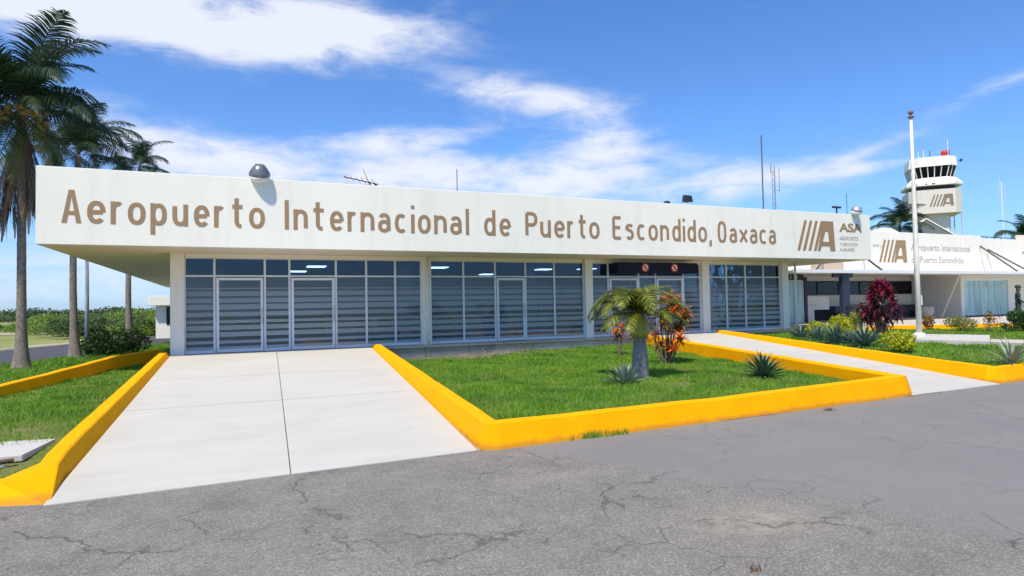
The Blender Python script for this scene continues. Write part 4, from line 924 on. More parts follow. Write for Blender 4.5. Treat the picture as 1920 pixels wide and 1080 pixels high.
olo([octa(2.50, 1.0, 14.552), octa(2.52, 1.0, 14.62)], 'sill', white)
olo([octa(3.0, 1.15, 15.75), octa(2.88, 1.1, 16.75)], 'cab_roof', white, bevel=.02)
olo([octa(2.3, .9, 14.3), octa(2.3, .9, 14.62)], 'cab_floor', blackm)
lo = octa(2.50, 1.0, 14.62); hi = octa(2.86, 1.1, 15.75)
for i in range(8):
    a0, a1, b0, b1 = (Vector(lo[i]), Vector(lo[(i+1) % 8]), Vector(hi[i]), Vector(hi[(i+1) % 8])); nseg = 4 if i % 2 == 0 else 2
    for k in range(nseg):
        p = [a0.lerp(a1, k/nseg), a0.lerp(a1, (k+1)/nseg), b0.lerp(b1, (k+1)/nseg), b0.lerp(b1, k/nseg)]
        w_ = MB().tube([p[0], p[3]], .055, 4).build('window', white, tw, local=True)
        nrm_ = (p[1]-p[0]).cross(p[3]-p[0]).normalized()*.01
        MB().loft([[v-nrm_ for v in p], [v+nrm_ for v in p]]).build('pane', glass_dark, w_, local=True)
olo([octa(.9, .3, 14.63), octa(.9, .3, 15.5)], 'console', blackm)
logo(-.65, 11.45, 2.15, 1.25, -3.25*.73, tw, mat('tower_logo_paint', (.22, .17, .13), .7), local=True)
MB().box(2.3, -3.02, 11.4, 2.48, -3.001, 12.9).build('vent_strip', greytext, tw, local=True) if False else None
for x in (-1.3, -.5, -.3): MB().box(x*.73, -3.47*.73, 13.78, x*.73+.12, -3.452*.73, 13.92).build('lamp', blackm, tw, local=True)
# beacon and whips on the cab roof
MB().lathe([(.16, 16.76), (.16, 16.95), (.30, 17.0), (.34, 17.2), (.28, 17.4), (.1, 17.5)], 14, (1.1, -1.2, 0)).build('beacon', redm, tw, local=True, smooth=True)
for x, y, h in ((-2.6, -2.2, 1.0), (-1.9, -2.2, .8), (-1.2, -2.2, .9), (-.4, -2.3, .8), (2.1, -1.8, 1.9), (2.4, -1.2, .9)):
    MB().tube([(x*.68, y*.68, 16.7), (x*.68, y*.68, 16.75+h)], .03, 4).build('whip_aerial', white if h > 1.5 or x < -1 else blackm, tw, local=True)
q = MB(); q.tube([(2.0, -.8, 16.2), (2.55, -1.0, 16.3)], .03, 4); q.box(2.5, -1.15, 16.2, 2.68, -.9, 16.45); q.build('side_camera', blackm, tw, local=True)
q = MB()
for x in (1.75, 2.4): q.tube([(x, -1.2, 5), (x, -1.2, 10.7)], .06, 4)
q.build('conduit', greypole, tw, local=True)
st_ = thing('metal_staircase', 'dark metal staircase roof rising to the left of the tower shaft', 'staircase', (64.2, 42, 0))
MB().prism([(-2.0, 4.0), (-2.0, 9.6), (-1.5, 9.9), (1.2, 7.9), (1.2, 4)], -2.4, -1.4).build('enclosure', mat('corrugated_grey', (.16, .17, .19), .6, .3, 30), st_, local=True)
MB().prism([(-2.05, 9.65), (-1.5, 10.0), (1.3, 7.92), (1.3, 8.05), (-1.5, 10.14), (-2.1, 9.8)], -2.45, -1.35).build('roof_sheet', white2, st_, local=True); st_.rotation_euler = (0, 0, -R(42.5)); st_.location = (67.3, 42.0, 0)
mast(169.5, 90, 0, 30, .12, 'distant white mast with side-mounted aerials at the far right', False, ((-1.5, 26, 3.5), (1.5, 26, 3.5), (-.7, 28, 3.5)), m=white2)

# ================================================================== FLAGPOLE
fp = at_z(1724, 631, .5)
pole = thing('flagpole', 'tall cream flagpole with a finial standing on a white concrete base', 'flagpole', (fp.x, fp.y, .4))
ztop = at_y(1710, 222, fp.y).z
MB().tube([(fp.x, fp.y, .5), (fp.x, fp.y, 3.4), (fp.x, fp.y, ztop*.72), (fp.x, fp.y, ztop)], [.09, .083, .062, .045], 12).build('shaft', polem, pole, smooth=True)
MB().lathe([(.05, ztop), (.10, ztop+.02), (.10, ztop+.07), (.04, ztop+.09), (.04, ztop+.14), (.09, ztop+.17), (.08, ztop+.25), (.03, ztop+.29)], 12, (fp.x, fp.y, 0)).build('finial', mat('finial_brown', (.22, .14, .12), .6), pole, smooth=True)
MB().lathe([(.2, .50), (.2, .58), (.13, .64)], 12, (fp.x, fp.y, 0)).build('collar', polem, pole); MB().box(fp.x+.1, fp.y-.04, 1.6, fp.x+.17, fp.y+.04, 1.95).build('cleat', polem, pole)
q = MB().prism([tuple(at_z(1664, 634, .5))[:2], tuple(at_z(1856, 639, .5))[:2], tuple(at_z(1856, 628, .5))[:2], tuple(at_z(1670, 625, .5))[:2]], .3, .50, 'z').build('base_slab', conc, pole, bevel=.02)
print('flagpole', fp, ztop)

# ================================================================== VEGETATION
def frond_mesh(name, L, el0, droop, nl, leaf, lw, hang, m, seed, rach=.022, vshape=.35, ends=.35):
    """arching rachis along +X with hanging leaflets"""
    r_ = random.Random(seed); V = []; Fc = []
    n = 14; P = []; x = z = 0; ang = el0
    for i in range(n+1):
        P.append(Vector((x, 0, z))); ds = L/n; x += math.cos(ang)*ds; z += math.sin(ang)*ds; ang -= droop/n*(.5+1.0*i/n)
    def pos(t):
        f = t*n; i = min(n-1, int(f)); return P[i].lerp(P[i+1], f-i), (P[min(n, i+1)]-P[i]).normalized()
    for i in range(n+1):
        p, d = pos(i/n); w = rach*(1-.85*i/n); up = Vector((-d.z, 0, d.x))
        b0 = len(V); V += [p+Vector((0, w, 0)), p+up*w, p-Vector((0, w, 0)), p-up*w*.6]
        if i: Fc += [(b0-4+k, b0-4+(k+1) % 4, b0+(k+1) % 4, b0+k) for k in range(4)]
    for s_ in (-1, 1):
        for i in range(nl):
            t = .14+.86*(i+r_.random()*.6)/nl; p, d = pos(min(1, t)); up = Vector((-d.z, 0, d.x))
            ll = leaf*(math.sin(math.pi*min(1, .18+t*.80))**.6)*(.85+.3*r_.random())*(1 if t < .9 else .7)
            out_ = Vector((0, s_, 0))
            dr = (d*(.45+.5*t)+out_*(.95)+up*(vshape+r_.uniform(-.12, .12))).normalized()
            q = p.copy(); w = lw; prev = None; side = dr.cross(Vector((0, 0, 1))).normalized()*1.0
            segs = 3
            for k in range(segs+1):
                f = k/segs; ww = w*(1-f**1.6)*(.6 if k == 0 else 1)
                sd_ = d*ww
                b0 = len(V)
                if k < segs:
                    V += [q-sd_, q+sd_]
                    if k: Fc.append((b0-2, b0-1, b0+1, b0))
                else:
                    V += [q, q+d*.001]; Fc.append((b0-2, b0-1, b0+1, b0))
                dr = (dr+Vector((0, 0, -1))*hang*(.5+f)*(.8+.4*r_.random())).normalized(); q = q+dr*ll/segs
    me = npmesh(name, np.array([v[:] for v in V]), Fc, m); return me
palm_sets = {}
def palm_fronds(kind):
    if kind in palm_sets: return palm_sets[kind]
    if kind == 'coconut':
        s_ = {'up': frond_mesh('frond', 3.5, R(80), R(100), 66, .85, .032, .38, palmleaf, 1), 'mid': frond_mesh('frond', 3.3, R(50), R(125), 66, .9, .032, .55, palmleaf, 2),
              'flat': frond_mesh('frond', 3.2, R(12), R(85), 66, .9, .032, .8, palmleaf, 3), 'hang': frond_mesh('frond', 2.9, R(-35), R(50), 46, .75, .026, .5, palmleaf, 4),
              'yel': frond_mesh('frond', 2.7, R(-48), R(38), 40, .6, .024, .6, palmleaf_y, 5, .035), 'dead': frond_mesh('dead_frond', 3.7, R(-80), R(10), 70, .50, .036, 1.6, deadleaf, 6, .03, 0)}
    palm_sets[kind] = s_; return s_
def coconut_palm(base, top, label, seed, nf=26, dead=8, sc=1.0, nuts=True, fat=1.0, lean=0.0, azs=None):
    r_ = random.Random(seed); base = Vector(base); top = Vector(top); t_ = thing('palm_tree', label, 'palm tree', base, 0, None)
    n = 28; pts = []; rad = []
    for i in range(n+1):
        f = i/n; p = base.lerp(top, f); p.x += lean*math.sin(math.pi*f); r0 = .155*fat*(1-.25*f)+.20*fat*math.exp(-f*16)
        pts.append(p); rad.append(r0*(1+.05*((i % 2)*2-1)))
    # ring scars: many short rings
    P2, R2 = [], []
    for i in range(n*3+1):
        f = i/(n*3); p = base.lerp(top, f); p.x += lean*math.sin(math.pi*f); P2.append(p); R2.append((.155*fat*(1-.25*f)+.20*fat*math.exp(-f*14))*(1+.035*(i % 2))+.006*r_.random())
    MB().tube(P2, R2, 12).build('trunk', trunkm, t_, smooth=True)
    S = palm_fronds('coconut'); off = top-base
    for i in range(nf):
        f = i/nf; k = 'up' if f < .26 else 'mid' if f < .62 else 'flat' if f < .88 else 'hang'
        a = i*2.399+seed; o = link('frond', S[k], t_, off+Vector((0, 0, .15*(1-f))), (r_.uniform(-.3, .3), r_.uniform(-.22, .2), a+r_.uniform(-.4, .4)), (sc*r_.uniform(.82, 1.1),)*3)
    for i in range(dead):
        o = link('dead_frond', S['dead'], t_, off+Vector((0, 0, -.15)), (r_.uniform(-.10, .10), r_.uniform(-.12, .04), i*2.399+1), (sc*r_.uniform(.75, 1.05),)*3)
    if nuts:
        for i in range(4): link('yellow_frond', S['yel'], t_, off+Vector((0, 0, -.05)), (0, (.1, -.12, 0, -.1)[i], R((-88, -48, 200, -20)[i])), (sc*.95,)*3)
        cm = MB().lathe([(.02, -.13), (.09, -.09), (.12, 0), (.1, .09), (.03, .14)], 10).mesh('coconut', coco, smooth=True)
        for i in range(30):
            a = r_.uniform(0, 6.28); rr_ = r_.uniform(.28, .62); link('coconut', cm, t_, off+Vector((math.cos(a)*rr_, math.sin(a)*rr_, r_.uniform(-.42, .12))), (r_.uniform(0, 3), r_.uniform(0, 3), 0), (r_.uniform(.65, .95),)*3)
    return t_
b1 = at_z(40, 692, .22); coconut_palm((b1.x, b1.y, .15), (b1.x-.02, b1.y, 8.0), 'tallest coconut palm at the left edge with coconuts and a brown skirt of dead fronds', 1, 28, 24, 1.0, True, .82)
b2 = at_z(141, 672, .08); coconut_palm((b2.x, b2.y, 0), (b2.x+.05, b2.y+.2, 8.3), 'second coconut palm from the left, half hidden behind the fascia corner', 2, 21, 4, .9, False, .85, -.12)
b3 = at_z(250, 655, .03); coconut_palm((b3.x-.15, b3.y, -.05), (b3.x+.25, b3.y+.3, 9.3), 'thin coconut palm farthest back, its crown just over the fascia', 3, 16, 1, .62, False, .85, -.25)
coconut_palm((61.3, 42, 0), (61.5, 42, 9.3), 'coconut palm behind the rear wing, left of the control tower', 4, 22, 0, 1.05, False)
coconut_palm((78.6, 40, 0), (78.7, 40, 8.0), 'brownish coconut palm behind the rear wing at the far right edge', 5, 20, 4, 1.05, False)

# island bottle-trunk palm -------------------------------------------
_p = at_z(1201, 706, .17); pb = Vector((_p.x, _p.y, island_z(_p.x, _p.y)-.03))
ip = thing('christmas_palm', 'short palm with a stout grey trunk and yellow-green crownshaft in the island bed', 'palm tree', pb)
prof = []
for i in range(40):
    f = i/39; r0 = interp(f, [0, .06, .25, .6, 1], [.215, .185, .18, .165, .125])*(1+.03*(i % 2)); prof.append((r0*1.03, f*.95))
MB().lathe(prof, 16).build('trunk', mat('smooth_grey_bark', (.235, .225, .215), .9, .28, 10, .5, 30), ip, local=True, smooth=True)
MB().lathe([(.14, .93), (.22, 1.0), (.25, 1.12), (.22, 1.26), (.15, 1.38), (.09, 1.48)], 14).build('crownshaft', mat('crownshaft', (.34, .31, .05), .5, .35, 7), ip, local=True, smooth=True)
IS = [frond_mesh('frond', 1.45, R(80), R(165), 40, .42, .022, .25, adonleaf, 11, .02, .5), frond_mesh('frond', 1.5, R(55), R(150), 40, .44, .022, .3, adonleaf, 12, .02, .5), frond_mesh('frond', 1.35, R(25), R(110), 38, .42, .022, .35, adonleaf, 13, .02, .4)]
r_ = random.Random(5)
for i, (a, k) in enumerate([(150, 1), (175, 1), (168, 2), (190, 1), (200, 2), (140, 1), (215, 1), (155, 0), (222, 2), (-20, 1), (10, 2), (-45, 2), (40, 1), (75, 0), (110, 0), (250, 1), (-80, 2), (-110, 1), (165, 0), (0, 0), (130, 2), (205, 0), (-35, 0), (60, 2)]):
    link('frond', IS[k], ip, (0, 0, 1.34+.08*r_.random()), (r_.uniform(-.2, .2), r_.uniform(-.15, .15), R(a)), (r_.uniform(.80, 1.0),)*3)
sk = frond_mesh('fruit_strand', .45, R(-10), R(80), 18, .12, .008, .8, mat('fruit_stalk', (.34, .30, .07), .7, .3), 21)
for i in range(9): link('fruit_stalk', sk, ip, (0, 0, 1.02), (0, 0, i*.7), (.75,)*3)

# broad-leaved plants: each leaf one part sharing a mesh ----------------
def leaf_mesh(name, L, w, bend, m, fold=.15):
    V = []; Fc = []; n = 4; z = x = 0; ang = 0
    for i in range(n+1):
        f = i/n; ww = w*math.sin(math.pi*(.08+.92*f))**.8 if i < n else .002
        V += [(x, -ww, z+ww*fold), (x, 0, z-.0), (x, ww, z+ww*fold)]; x += math.cos(ang)*L/n; z -= math.sin(ang)*L/n; ang += bend/n
        if i: b0 = 3*i; Fc += [(b0-3, b0-2, b0+1, b0), (b0-2, b0-1, b0+2, b0+1)]
    return npmesh(name, V, Fc, m)
def rosette(t_, c, me, n, e0, e1, r_, s0=.8, s1=1.15, name='leaf'):
    for i in range(n):
        el_ = lerp(e1, e0, (i+.5)/n)+r_.uniform(-.12, .12); link(name, me, t_, c, (0, -el_, i*2.399+r_.uniform(-.3, .3)), (r_.uniform(s0, s1),)*3)
def cane_plant(name, label, cat, base, canes, meA, meB, nl, seed, group=None, el=(-.2, 1.2)):
    t_ = thing(name, label, cat, base, 0, group); r_ = random.Random(seed); mb = MB()
    for (dx, dy, h) in canes:
        mb.tube([(dx*.25, dy*.25, -.05), (dx*.6, dy*.6, h*.5), (dx, dy, h)], [.02, .015, .01], 6)
    mb.build('stem', woodm, t_, local=True)
    for (dx, dy, h) in canes: rosette(t_, Vector((dx, dy, h)), meA if r_.random() < (.7 if name != 'ti_plant' else .25+.5*(h > 1.5)) else meB, nl, el[0], el[1], r_)
    return t_
cl = leaf_mesh('leaf', .34, .036, R(65), crotonleaf); cld = leaf_mesh('leaf', .34, .038, R(75), crotondark)
cr = at_z(1250, 682, .16)
cane_plant('croton_shrub', 'orange and red croton shrub behind the short island palm', 'shrub', (cr.x, cr.y, .13),
    [(-.66, .1, 1.85), (-.45, .0, 1.72), (.0, .0, 1.78), (.22, .1, 1.86), (.42, .1, 1.7), (.5, .1, 1.55), (.66, 0, 1.4), (.35, .05, 1.72), (.55, -.1, 1.25), (.15, -.15, 1.45), (.62, .1, .95), (-.2, -.1, 1.1), (.3, -.2, .75), (-.1, .1, .5), (.05, -.25, .42), (.42, .1, 1.0), (.72, .1, 1.15), (.4, .2, 1.35), (-.05, .2, 1.3), (.2, .2, .9), (.5, 0, .6), (-.3, .1, .75), (.25, .1, 1.55)], cl, cld, 20, 31)
c2 = at_z(1157, 690, .3)
cane_plant('croton_plant', 'small red and yellow croton sprig left of the island palm trunk', 'shrub', (at_z(1162, 668, .15).x, at_z(1162, 668, .15).y, .13), [(-.14, 0, .82), (.10, 0, .70), (.02, .1, .60), (0, -.12, .95), (-.05, .1, .75)], leaf_mesh('leaf', .26, .034, R(70), crotonleaf), cld, 14, 32)
tl_ = leaf_mesh('leaf', .40, .042, R(50), tileaf); tld = leaf_mesh('leaf', .40, .042, R(85), tileafd)
ti = at_z(1652, 634, .42); r_ = random.Random(3)
canes = []
for i in range(34):
    h = .75+1.75*((i+1)/34); sp_ = interp(h, [.7, 1.2, 1.8, 2.5], [.52, .68, .54, .10]); a = i*2.4
    canes.append((sp_*math.cos(a)*r_.uniform(.35, 1.1), sp_*math.sin(a)*r_.uniform(.35, 1.1), h*.84-.12))
ti_o = cane_plant('ti_plant', 'tall crimson ti plant in the bed in front of the canopy', 'shrub', (ti.x, ti.y, .40), canes, tl_, tld, 15, 33, el=(-.6, 1.3))

ag = leaf_mesh('leaf', .52, .030, R(8), agavel, .5); agd = leaf_mesh('leaf', .62, .034, R(22), agaved, .5); agl = leaf_mesh('leaf', .95, .035, R(30), agavel, .5)
def agave(px, py, z, me, n, sc, label, seed, name='agave', col='x'):
    p = at_z(px, py, z); t_ = thing(name, label, 'agave', (p.x, p.y, z-.03), 0, None); r_ = random.Random(seed)
    rosette(t_, Vector((0, 0, .03)), me, n, .12, 1.45, r_, .8*sc, 1.12*sc); MB().lathe([(.09*sc, -.03), (.07*sc, .1*sc), (.02, .14*sc)], 8).build('base', agaved, t_, local=True); return t_
agave(1170, 724, .16, ag, 90, .92, 'grey-green spiky agave beside the foot of the island palm', 41)
agave(1431, 708, .15, agd, 80, .98, 'dark green spiky agave alone on the island grass near its right end', 42)
agave(1897, 684, .30, agl, 34, .72, 'pale spidery agave by the yellow kerb at the right edge', 43)
agb = leaf_mesh('leaf', .75, .035, R(25), leafmat('blue_agave_leaf', (.07, .14, .12), (.15, .24, .20), .5, .05), .5)
for i, (px, py, s_, lb) in enumerate(((1502, 638, .85, 'leftmost blue-green agave of the clump by the downpipe'), (1535, 642, .85, 'blue-green agave in front of the first yellow shrub'), (1566, 646, 1.0, 'blue-green agave left of the big one in front of the crimson plant'),
                             (1622, 652, 1.05, 'biggest blue-green agave, just below the crimson ti plant'), (1592, 648, .75, 'low agave nearest the kerb below the crimson plant'))):
    agave(px, py, .36, agb, 74, s_, lb, 50+i)

def leafcloud(n, lobes, size, m, seed, name='foliage', flat=1.0):
    """leaf quads through the volume of several lobes (cx,cy,cz,rx,ry,rz)"""
    r_ = np.random.default_rng(seed); w = np.array([l[3]*l[4]*l[5] for l in lobes])**.8; w /= w.sum(); idx = r_.choice(len(lobes), n, p=w); L = np.array(lobes)[idx]
    d = r_.normal(size=(n, 3)); d /= np.linalg.norm(d, axis=1)[:, None]; rad = r_.uniform(0.35, 1, n)**.5
    cl_ = 1+.22*np.sin(d[:, 0]*7+idx)*np.sin(d[:, 1]*6+idx*2)*np.sin(d[:, 2]*8); P = L[:, :3]+d*L[:, 3:]*(rad*cl_)[:, None]
    a = r_.normal(size=(n, 3)); a /= np.linalg.norm(a, axis=1)[:, None]; b_ = np.cross(a, r_.normal(size=(n, 3))); b_ /= np.linalg.norm(b_, axis=1)[:, None]
    s_ = size*r_.uniform(.6, 1.3, n)[:, None]; V = np.stack([P-a*s_, P+b_*s_*.42, P+a*s_, P-b_*s_*.42], 1).reshape(-1, 3)
    return npmesh(name, V, np.arange(4*n).reshape(-1, 4), m)
def shrub(name, label, base, lobes, size, n, m, seed, group=None, cat='shrub', stems=5, h=None):
    t_ = thing(name, label, cat, base, 0, group); link('foliage', leafcloud(n, lobes, size, m, seed), t_)
    mb = MB(); r_ = random.Random(seed)
    for i in range(stems):
        l = lobes[i % len(lobes)]; mb.tube([(r_.uniform(-.04, .04), r_.uniform(-.04, .04), -.1), (l[0]*.5+r_.uniform(-.05, .05), l[1]*.5, l[2]*.5), (l[0], l[1], l[2])], [.03*(l[3]+.3), .022*(l[3]+.3), .01], 5)
    mb.build('stem', woodm, t_, local=True); return t_
def shr(px, py, z, w, h, n, m, lb, seed, size=.05, name='shrub', nl=5, group=None):
    p = at_z(px, py, z); r_ = random.Random(seed); lob = [(r_.uniform(-.45, .45)*w, r_.uniform(-.4, .4)*w, h*r_.uniform(.42, .68), w*r_.uniform(.25, .38), w*r_.uniform(.25, .38), h*r_.uniform(.24, .34)) for _ in range(nl)]
    lob.append((0, 0, h*.45, w*.42, w*.4, h*.38)); return shrub(name, lb, (p.x, p.y, z-.02), lob, size, n, m, seed, group)
shr(1530, 637, .38, .95, .78, 2600, durl, 'left of the two tall yellow-green shrubs by the downpipe', 61, .045, 'golden_shrub')
shr(1582, 634, .40, 1.0, 1.05, 2800, durl, 'yellow-green shrub in front of the canopy post', 62, .045, 'golden_shrub')
shr(1693, 660, .34, .85, .62, 2400, durl, 'low yellow-green shrub right of the crimson plant near the kerb', 63, .045, 'golden_shrub')
shr(1810, 621, .42, 1.15, .72, 1500, olivel, 'pale round shrub before the teal glass room', 64, .045)
shr(1742, 620, .42, .6, .75, 500, crotondark, 'dark little shrub just right of the flagpole', 65, .05)
shr(1857, 622, .42, .6, .9, 260, crotondark, 'sparse reddish twiggy shrub right of the pale round one', 66, .05)
shr(1893, 622, .42, .55, .45, 260, darkl, 'small twiggy shrub near the standing figure', 67, .05)
shr(1921, 620, .42, 1.2, 1.0, 1800, greenl, 'leafy green bush at the right edge in front of the person', 68, .06)
shr(1500, 633, .4, .7, .40, 900, greenl, 'low dark green shrub at the foot of the downpipe', 69, .05)
# weeds
def weed(px, py, z, n, h, spread, m, lb, seed, name='weed_tuft', cat='weed'):
    p = at_z(px, py, z); r_ = random.Random(seed); V = []; Fc = []
    for i in range(n):
        x, y = r_.gauss(0, spread), r_.gauss(0, .03); a = r_.uniform(0, 6.28); hh = h*r_.uniform(.4, 1.2); w = .006
        b0 = len(V); V += [(x-w, y, 0), (x+w, y, 0), (x+math.cos(a)*hh*.6, y+math.sin(a)*hh*.3, hh)]; Fc.append((b0, b0+1, b0+2))
    o = link(name, npmesh(name, V, Fc, m), None, (p.x, p.y, z)); tag(o, lb, cat)
weed(1110, 820, .0, 260, .11, .13, grassm, 'green weed tuft growing at the foot of the front yellow kerb', 71)
weed(1160, 815, .0, 60, .09, .10, grassm, 'thin sprig of weeds right of the larger tuft by the front kerb', 72)
weed(1555, 770, .0, 40, .07, .05, deadleaf, 'dry wisp of weed under the front kerb toward its right end', 73)
weed(1415, 1068, .0, 26, .05, .03, deadleaf, 'brown dry sprig in the road crack at the bottom', 74)
db = MB(); r_ = random.Random(9)
for i in range(46):
    x, y = 7.2+r_.gauss(0, .8), 19.2+r_.gauss(0, .35); z = island_z(x, y)+.03+r_.random()*.1; a = r_.uniform(0, 3.14); L = r_.uniform(.2, .6)
    db.tube([(x, y, z), (x+math.cos(a)*L*.5, y+math.sin(a)*L*.5, z+r_.uniform(0, .12)), (x+math.cos(a)*L, y+math.sin(a)*L, z+r_.uniform(-.03, .22))], [.008, .006, .003], 4)
tag(db.build('brushwood', mat('dry_twigs', (.30, .22, .17), .9, .3, 10)), 'pile of dry twigs on the grass against the grey plinth', 'twigs')

V = []; Fc = []; r_ = random.Random(12)
for i in range(420):
    if i % 3: x, y = r_.uniform(3.3, 13.2), r_.uniform(8, 19.8); z = island_z(x, y)+.07
    elif i % 2: x, y = r_.uniform(-4.5, -2.1), r_.uniform(8.6, 17); z = left_z(x, y)+.06
    else: x, y = r_.uniform(15.5, 24), r_.uniform(9, 18); z = right_z(x, y)+.06
    if x > 3 and x > 11.2+(y-7.7)*.25: continue
    a = r_.uniform(0, 6.28); L = r_.uniform(.02, .055); w = L*.4; c_, s2 = math.cos(a), math.sin(a); b0 = len(V)
    V += [(x-c_*L, y-s2*L, z), (x-s2*w, y+c_*w, z+.012), (x+c_*L, y+s2*L, z+r_.uniform(0, .03)), (x+s2*w, y-c_*w, z+.01)]; Fc.append((b0, b0+1, b0+2, b0+3))
tag(link('fallen_leaves', npmesh('fallen_leaves', V, Fc, deadleaf)), 'dry fallen leaves scattered over the lawns', 'leaves', kind='stuff')
# left-hand background ---------------------------------------------------
lp = at_z(163, 667, .1); q = thing('lamp_pole', 'slim pale grey pole standing between the palms on the left', 'pole', (lp.x, lp.y, 0))
MB().tube([(lp.x, lp.y, 0), (lp.x, lp.y, 6.2)], [.085, .06], 10).build('shaft', greypole, q, smooth=True); MB().lathe([(.16, 0), (.16, .1)], 10, (lp.x, lp.y, 0)).build('base', greypole, q)
MB().tube([(lp.x, lp.y, 6.1), (lp.x-.5, lp.y, 6.35), (lp.x-.9, lp.y, 6.35)], .035, 6).build('arm', greypole, q); MB().box(lp.x-1.3, lp.y-.1, 6.30, lp.x-.85, lp.y+.1, 6.42).build('lantern', galv, q)
hut = thing('guard_hut', 'small white flat-roofed hut behind the left end of the terminal', 'hut', (-4, 52, 0))
HY = 52.0; hx0 = at_y(292, 600, HY).x; hr0 = at_y(278, 600, HY-.6).x; hzt = at_y(285, 555, HY-.6).z; hzb = at_y(285, 573, HY-.6).z
MB().box(hx0, HY, -.06, 1.5, HY+5, hzb-.002).build('wall', white, hut); MB().box(hr0, HY-.6, hzb, 1.5, HY+5.5, hzt).build('roof', white, hut, bevel=.02)
wx = at_y(312, 600, HY).x; q = MB(); q.box(wx, HY-.05, 1.0, wx+1.0, HY-.002, 2.3); w_ = q.build('window', blackm, hut); MB().box(wx+.06, HY-.07, 1.06, wx+.94, HY-.052, 2.24).build('pane', glass_dark, w_)
shr(205, 668, .1, 1.7, 1.25, 3800, darkl, 'dark green bush right of the slim pole on the left', 81, .07, 'roadside_bush', 7)
shr(232, 664, .05, 1.6, 1.15, 3000, darkl, 'dark green bush at the foot of the thin palm', 82, .07, 'roadside_bush', 7)
shr(180, 668, .08, 1.0, .9, 1600, greenl, 'small green bush touching the slim pole', 83, .06, 'roadside_bush', 5)
r_ = random.Random(77)
names = ['far left field tree with a wide low crown beyond the sandy bank', 'field tree just left of the second palm trunk', 'broad field tree seen between the second palm and the slim pole', 'bright green field tree right of the slim pole',
         'field tree seen left of the thin palm', 'field tree seen right of the thin palm trunk', 'field tree next to the white hut', 'low field tree between the first two palms']
for i, (px, py, w, h, dist) in enumerate(((-40, 612, 3, 1.2, 95), (112, 615, 5, 2.1, 75), (150, 622, 5, 2.2, 66), (195, 628, 5, 2.2, 60), (222, 630, 5.5, 2.5, 62), (268, 628, 5, 2.2, 60), (285, 626, 4.5, 2.4, 66), (84, 612, 5, 1.7, 85))):
    d = ray(px, 600); p = EYE+d*(dist/d.y); lob = [(r_.uniform(-.5, .5)*w, r_.uniform(-.3, .3)*w, h*r_.uniform(.18, .72), w*r_.uniform(.2, .36), w*r_.uniform(.2, .3), h*r_.uniform(.18, .30)) for _ in range(15)]
    t_ = thing('field_tree', names[i], 'tree', (p.x, p.y, -.05), 0, 'trees in the field beyond the road')
    link('crown', leafcloud(7000, lob, .11, fieldl if i % 3 else farl, 90+i), t_)
    mb = MB()
    for k in range(4): l = lob[k]; mb.tube([(0, 0, -.1), (l[0]*.5, l[1]*.5, l[2]*.5), (l[0], l[1], l[2])], [.12, .08, .03], 5)
    mb.build('trunk', woodm, t_, local=True)
# scrub and far woodland reading as one mass
def band(name, px0, px1, dist, hmin, hmax, n, size, m, seed, label):
    r_ = random.Random(seed); lob = []
    for i in range(n):
        px = lerp(px0, px1, (i+r_.random())/n); d = ray(px, 560); D = dist*r_.uniform(.9, 1.15); p = EYE+d*(D/d.y); h = r_.uniform(hmin, hmax)
        lob.append((p.x, p.y, h*.45, h*1.3, h*1.0, h*.55))
    o = link(name, leafcloud(n*260, lob, size, m, seed, name)); tag(o, label, 'trees', kind='stuff')
band('far_woodland', -500, 420, 260, 3.0, 4.8, 90, .55, farl, 101, 'dark woodland along the far horizon on the left')
band('scrub', -400, 400, 120, .4, .9, 60, .22, fieldl, 102, 'green scrub across the field on the left')
band('far_woodland', 1500, 2600, 260, 4, 8, 50, .6, farl, 103, 'woodland far behind the control tower')

# pale slabs lying on the left lawn
sp1 = thing('concrete_cover', 'larger pale concrete cover lying flat on the left lawn', 'cover', (-2.7, 9.2, .26))
MB().prism([(-3.6, 9.75), (-2.15, 9.45), (-2.25, 8.55), (-3.7, 8.55)], .19, .265, 'z').build('slab', conc, sp1, bevel=.01)
sp1 = thing('concrete_cover', 'smaller pale concrete cover nearer the kerb on the left lawn', 'cover', (-2.9, 8.1, .26))
MB().prism([(-3.6, 8.45), (-2.35, 8.45), (-2.55, 8.1), (-3.6, 8.0)], .12, .19, 'z').build('slab', conc, sp1, bevel=.01)
q = MB().tube([(-3.6, 8.0, .215), (-2.3, 8.45, .235)], .022, 6).build('metal_rod', mat('rusty_rod', (.10, .06, .045), .8)); tag(q, 'rusty brown rod lying beside the concrete covers', 'rod')

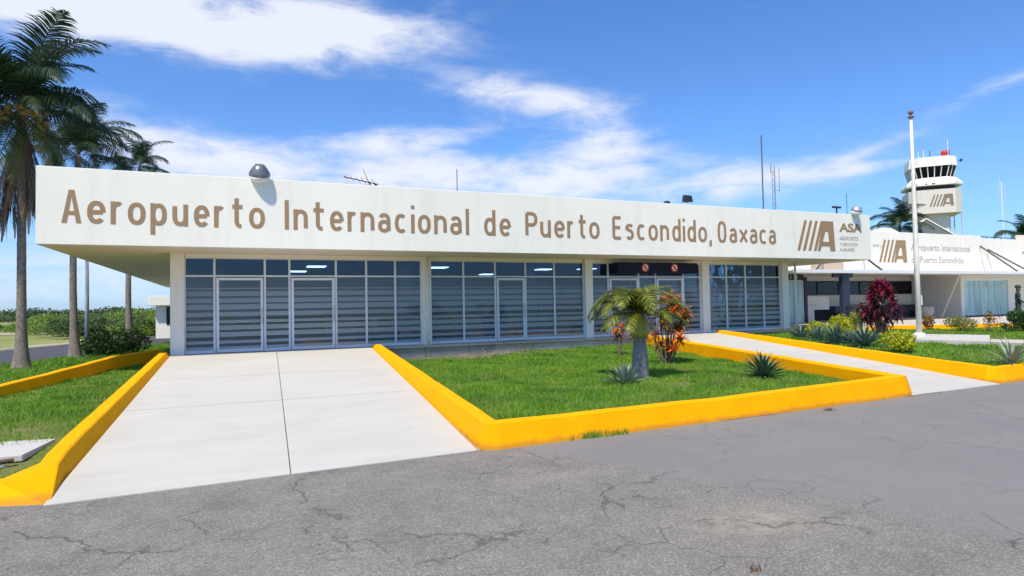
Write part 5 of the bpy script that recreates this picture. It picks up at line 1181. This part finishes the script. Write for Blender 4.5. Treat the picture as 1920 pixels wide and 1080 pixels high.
# person at the far right --------------------------------------------------
pp = at_z(1911, 612, .52)
per = thing('person', 'person in dark olive clothes and a cap standing by the wall at the right edge', 'person', (pp.x, pp.y, FLOOR-.02), R(40))
def skinbody(name, J, E, m, parent, sub=1):
    me = bpy.data.meshes.new(name); me.from_pydata([j[:3] for j in J], E, []); o = bpy.data.objects.new(name, me); COL.objects.link(o); o.parent = parent
    s_ = o.modifiers.new('skin', 'SKIN'); s_.use_smooth_shade = True
    for i, j in enumerate(J): me.skin_vertices[0].data[i].radius = (j[3], j[4] if len(j) > 4 else j[3])
    me.skin_vertices[0].data[0].use_root = True
    ss = o.modifiers.new('sub', 'SUBSURF'); ss.levels = ss.render_levels = sub; me.materials.append(m); return o
J = [(0, 0, .95, .15, .11), (0, 0, 1.15, .14, .10), (0, 0, 1.35, .17, .11), (0, 0, 1.47, .07, .06), (0, -.01, 1.56, .055), (0, -.01, 1.66, .085, .095), (0, -.01, 1.72, .06, .07),
     (-.2, 0, 1.40, .06), (-.25, .02, 1.14, .048), (-.17, -.16, 1.02, .036), (-.12, -.2, .98, .035), (.2, 0, 1.40, .06), (.26, .02, 1.14, .048), (.2, -.14, .98, .036), (.17, -.18, .93, .035),
     (-.10, 0, .86, .095), (-.12, -.01, .48, .06), (-.13, .0, .10, .042), (-.13, -.14, .03, .04), (.10, 0, .86, .095), (.13, -.01, .48, .06), (.14, .0, .10, .042), (.15, -.14, .03, .04)]
E_ = [(0, 1), (1, 2), (2, 3), (3, 4), (4, 5), (5, 6), (2, 7), (7, 8), (8, 9), (9, 10), (2, 11), (11, 12), (12, 13), (13, 14), (0, 15), (15, 16), (16, 17), (17, 18), (0, 19), (19, 20), (20, 21), (21, 22)]
skinbody('body', J, E_, cloth_g, per)
MB().lathe([(.072, 1.55), (.086, 1.62), (.088, 1.68), (.07, 1.71)], 12, (0, -.03, 0)).build('face', skin, per, local=True, smooth=True)
q = MB(); q.lathe([(.112, 1.675), (.112, 1.73), (.09, 1.78), (.02, 1.80)], 14, (0, -.01, 0)); q.box(-.07, -.2, 1.675, .07, -.09, 1.69); q.build('cap', cloth_g, per, local=True, smooth=False)
for sx, hx, hy, hz in ((-1, -.11, -.22, .96), (1, .16, -.20, .90)):
    q = MB(); q.tube([(hx, hy, hz), (hx, hy-.04, hz-.05)], [.03, .035], 6)
    for k in range(4): q.tube([(hx-.025+.017*k, hy-.04, hz-.05), (hx-.025+.017*k, hy-.06, hz-.10), (hx-.025+.017*k, hy-.05, hz-.13+.005*abs(k-1.5))], .008, 5)
    q.tube([(hx-.03*sx, hy-.02, hz-.02), (hx-.055*sx, hy-.05, hz-.06)], .01, 5); q.build('hand', skin, per, local=True)

scene.render.engine = 'CYCLES'
scene.render.resolution_x = 1024; scene.render.resolution_y = 576
print('objects', len(bpy.data.objects))
